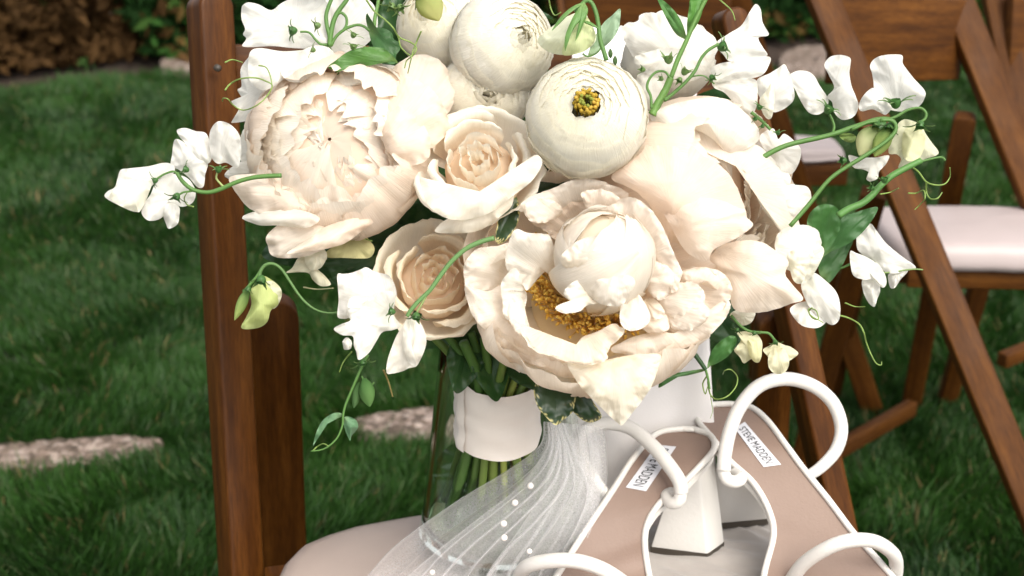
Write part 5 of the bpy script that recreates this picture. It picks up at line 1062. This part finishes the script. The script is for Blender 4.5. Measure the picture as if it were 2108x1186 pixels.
# veil lying in soft folds on the seat under the sandals
def seat_sheet(poly, z, seed, amp=.004):
    pts = [G(x, y, z) for x, y in poly]; a, b_, c_, d_ = pts; rows = []
    for j in range(60):
        v = j / 59; row = []
        for i in range(90):
            u = i / 89; p = a.lerp(b_, u).lerp(d_.lerp(c_, u), v); f = nz(p.x * 22 + p.y * 9, p.y * 14, seed) + .7 * (1 - 2 * abs(nz(p.x * 45 + p.y * 60, p.y * 20 - p.x * 15, seed + 3)))
            row.append(p + Vector((0, 0, amp * (1 + f * 1.6))))
        rows.append(row)
    mb = MB(); mb.grid(rows); return mb
M_fold = fabric('folded_tulle', (.42, .385, .36), 900, .3, .9, .3, (.28, .25, .23))
T.part('tulle', seat_sheet([(1200, 1100), (1640, 1075), (1700, 1330), (1120, 1330)], SEATZ + .0060, 4, .0022), M_fold)
for x, y in [(1092, 1000), (1060, 1035), (1037, 1078), (1038, 1107), (1090, 1135), (890, 1178), (1103, 1000)][:6]:
    rr = .0024 if y < 1120 else .0020; mb = MB(); c = P(x, y, .985 if y < 1120 else .995 if x > 1000 else 1.02); n = 12
    rows = [[c + Vector((math.cos(6.283 * k / n) * math.sin(th), math.sin(6.283 * k / n) * math.sin(th), math.cos(th))) * rr for k in range(n)] for th in [math.pi * q / 8 + .001 for q in range(9)]]
    mb.grid(rows, closed=True); T.part('pearl', mb, M_pearl)

# ================================================================== sandals
BZ = SEATZ + .014
def sandal(label, Ls, Rs, zsL, zsR, at):
    T = Thing('sandal', label, 'sandal', at, 'white block heel sandals on the seat')
    Lw = crom([G(x, y, z) for (x, y), z in zip(Ls, zsL)], 60); Rw = crom([G(x, y, z) for (x, y), z in zip(Rs, zsR)], 60)
    def surf(off, inset, dish=0.0015):
        rows = []
        for l, r in zip(Lw, Rw):
            n_ = 14; row = []
            for k in range(n_ + 1):
                u = inset + (1 - 2 * inset) * k / n_; row.append(l.lerp(r, u) + Vector((0, 0, off - dish * 4 * u * (1 - u))))
            rows.append(row)
        return rows
    mb = MB(); T.surf = surf(.0, .02); mb.grid(T.surf); T.part('insole', mb, M_insole)
    # body of the sole: closed slab beneath the insole
    top = surf(-.0055, .0, .0015); bot = surf(-.0090, .0, 0); mb = MB(); mb.grid(top); mb.grid(bot)
    ringT = [r[0] for r in top] + top[-1][1:] + [r[-1] for r in reversed(top[:-1])] + list(reversed(top[0][1:-1])); ringB = [r[0] for r in bot] + bot[-1][1:] + [r[-1] for r in reversed(bot[:-1])] + list(reversed(bot[0][1:-1]))
    mb.grid([ringT, ringB], closed=True); T.part('sole', mb, M_white)
    # piping round the edge
    ring = [l + Vector((0, 0, .0006)) for l in Lw] + list(reversed([r + Vector((0, 0, .0006)) for r in Rw])); ring.append(ring[0])
    c_ = crom(ring, 220); mb = MB(); tube(mb, c_, .0024, 8, cap=False); T.part('piping', mb, M_white)
    return T, Lw, Rw
def strap(T, pts, ds, r, name='strap', n=14, flat=1.0, smooth=48, mat=None):
    mb = MB(); tube(mb, tubes3(pts, ds), r, n, smooth_pts=smooth, flat=flat); return T.part(name, mb, mat or M_white)
def block_heel(T, bot, topq, zb, zt_):
    b_ = [G(x, y, zb) for x, y in bot]; t_ = [P(x, y, dd) for x, y, dd in topq]
    bm = bmesh.new(); vb = [bm.verts.new(p) for p in b_]; vt = [bm.verts.new(p) for p in t_]
    bm.faces.new(vb); bm.faces.new(list(reversed(vt)))
    for i in range(4): bm.faces.new((vb[i], vb[(i+1) % 4], vt[(i+1) % 4], vt[i]))
    bmesh.ops.recalc_face_normals(bm, faces=bm.faces); bmesh.ops.bevel(bm, geom=list(bm.edges), offset=.0022, segments=3, profile=.6, affect='EDGES')
    me = bpy.data.meshes.new('heel'); bm.to_mesh(me); bm.free(); me.polygons.foreach_set('use_smooth', [True] * len(me.polygons))
    try: me.set_sharp_from_angle(angle=R(30))
    except Exception: pass
    h = T.part('heel', me, M_white)
    mb = MB(); c = sum(b_, Vector()) / 4; q0 = [c + (p - c) * .985 for p in b_]; q1 = [p - Vector((0, 0, .0045)) for p in q0]; q0 = [p + Vector((0, 0, .001)) for p in q0]
    mb.add(q0 + q1, [(0, 1, 2, 3), (7, 6, 5, 4), (0, 4, 5, 1), (1, 5, 6, 2), (2, 6, 7, 3), (3, 7, 4, 0)]); T.part('heel_tip', mb.mesh('heel_tip', False), M_dark, h)
def label_tag(T, quad_px, insole, text, name='brand_label'):
    """small woven label laid on the insole, with its printed words; quad: start-bottom, end-bottom, end-top, start-top of the writing"""
    from mathutils.bvhtree import BVHTree
    bv = BVHTree.FromPolygons([v for r in insole for v in r], [(i * 15 + k, i * 15 + k + 1, (i + 1) * 15 + k + 1, (i + 1) * 15 + k) for i in range(len(insole) - 1) for k in range(14)])
    Q = [Vector((x, y, 0)) for x, y in quad_px]; O = Vector((0, 0, CAM_H))
    def on(u, v, off):
        q = Q[0].lerp(Q[1], u).lerp(Q[3].lerp(Q[2], u), v); dr = (P(q.x, q.y, 1) - O).normalized(); h, nn, _, _ = bv.ray_cast(O, dr)
        if h is None: h = P(q.x, q.y, 1.03); nn = Vector((0, 0, 1))
        if nn.z < 0: nn = -nn
        return h + nn * off
    mb = MB(); mb.grid([[on(u / 12, v / 5, .0007) for u in range(13)] for v in range(6)]); o = T.part(name, mb, M_tag)
    cu = bpy.data.curves.new('lettering', 'FONT'); cu.body = text; cu.size = 1
    tmp = bpy.data.objects.new('lettering', cu); COL.objects.link(tmp); bpy.context.view_layer.update(); dg = bpy.context.evaluated_depsgraph_get()
    me = bpy.data.meshes.new_from_object(tmp.evaluated_get(dg)); bpy.data.objects.remove(tmp)
    xs = [v.co.x for v in me.vertices]; ys = [v.co.y for v in me.vertices]; x0, x1, y0, y1 = min(xs), max(xs), min(ys), max(ys)
    for v in me.vertices: v.co = on(.07 + .86 * (v.co.x - x0) / (x1 - x0), .22 + .54 * (v.co.y - y0) / (y1 - y0), .0011)
    me.name = 'lettering'; T.part('lettering', me, M_text, o)
# left sandal
H = BZ + .088
T, Lw, Rw = sandal('left white strappy block heel sandal, its heel toward the vase', 
    [(1405, 884), (1362, 890), (1335, 908), (1300, 950), (1262, 1010), (1215, 1080), (1170, 1150), (1120, 1230), (1060, 1330)],
    [(1430, 886), (1462, 898), (1470, 925), (1440, 962), (1400, 1002), (1352, 1045), (1328, 1100), (1335, 1180), (1370, 1330)],
    [H, H, H - .002, H - .008, H - .022, H - .038, H - .056, H - .074, BZ + .004], [H, H, H - .002, H - .008, H - .019, H - .030, H - .045, H - .069, BZ + .004], G(1400, 1100, SEATZ))
block_heel(T, [(1338, 1128), (1457, 1143), (1492, 1118), (1385, 1104)], [(1385, 985, 1.050), (1440, 968, 1.050), (1470, 935, 1.068), (1400, 945, 1.075)], SEATZ + .012, H)
label_tag(T, [(1352, 917), (1288, 1004), (1330, 1012), (1392, 921)], T.surf, 'STEVE MADDEN')
strap(T, [(1256, 1026), (1236, 1004), (1207, 960), (1190, 915), (1205, 885), (1245, 872), (1295, 880), (1340, 915), (1375, 955), (1398, 990), (1402, 1015)], [1.034, 1.024, 1.028, 1.035, 1.04, 1.04, 1.035, 1.025, 1.015, 1.008, 1.008], lambda u: .0052 - .0014 * (1 - u) ** 3)
strap(T, [(1402, 1005), (1398, 1030), (1382, 1035), (1372, 1022), (1385, 1012)], [1.008, 1.008, 1.012, 1.02, 1.025], .0046, name='knot', smooth=26)
strap(T, [(1065, 1200), (1082, 1168), (1130, 1155), (1185, 1155), (1240, 1172), (1290, 1205), (1320, 1240)], [1.03, 1.0, .985, .978, .978, .985, 1.01], .0052)
# right sandal
T, Lw, Rw = sandal('right white strappy block heel sandal, nearer the right chair post',
    [(1470, 834), (1440, 845), (1437, 868), (1468, 906), (1502, 950), (1550, 995), (1582, 1050), (1592, 1105), (1572, 1190), (1560, 1330)],
    [(1500, 833), (1545, 840), (1580, 868), (1618, 918), (1655, 968), (1705, 1030), (1758, 1100), (1812, 1160), (1850, 1210), (1900, 1330)],
    [H, H, H - .001, H - .004, H - .014, H - .026, H - .041, H - .056, H - .074, BZ + .004], [H, H, H - .001, H - .006, H - .018, H - .034, H - .052, H - .066, H - .076, BZ + .004], G(1600, 1060, SEATZ))
block_heel(T, [(1452, 1082), (1580, 1070), (1612, 1045), (1490, 1052)], [(1475, 950, 1.07), (1560, 960, 1.06), (1590, 925, 1.09), (1500, 905, 1.10)], SEATZ + .014, H)
label_tag(T, [(1512, 883), (1572, 962), (1608, 957), (1533, 870)], T.surf, 'STEVE MADDEN')
strap(T, [(1655, 985), (1690, 962), (1722, 925), (1732, 880), (1715, 830), (1675, 795), (1620, 780), (1565, 793), (1525, 835), (1503, 885), (1492, 935), (1490, 970)], [1.045, 1.045, 1.05, 1.052, 1.052, 1.05, 1.045, 1.035, 1.025, 1.015, 1.010, 1.008], lambda u: .0051 - .0013 * (1 - u) ** 6)
strap(T, [(1488, 965), (1495, 985), (1512, 992), (1525, 985), (1512, 975)], [1.010, 1.008, 1.008, 1.012, 1.025], .0046, name='knot', smooth=26)
strap(T, [(1618, 1215), (1650, 1165), (1700, 1130), (1750, 1113), (1800, 1115), (1838, 1140), (1845, 1170), (1838, 1215)], [1.02, 1.0, .985, .98, .985, 1.0, 1.015, 1.03], .0050)
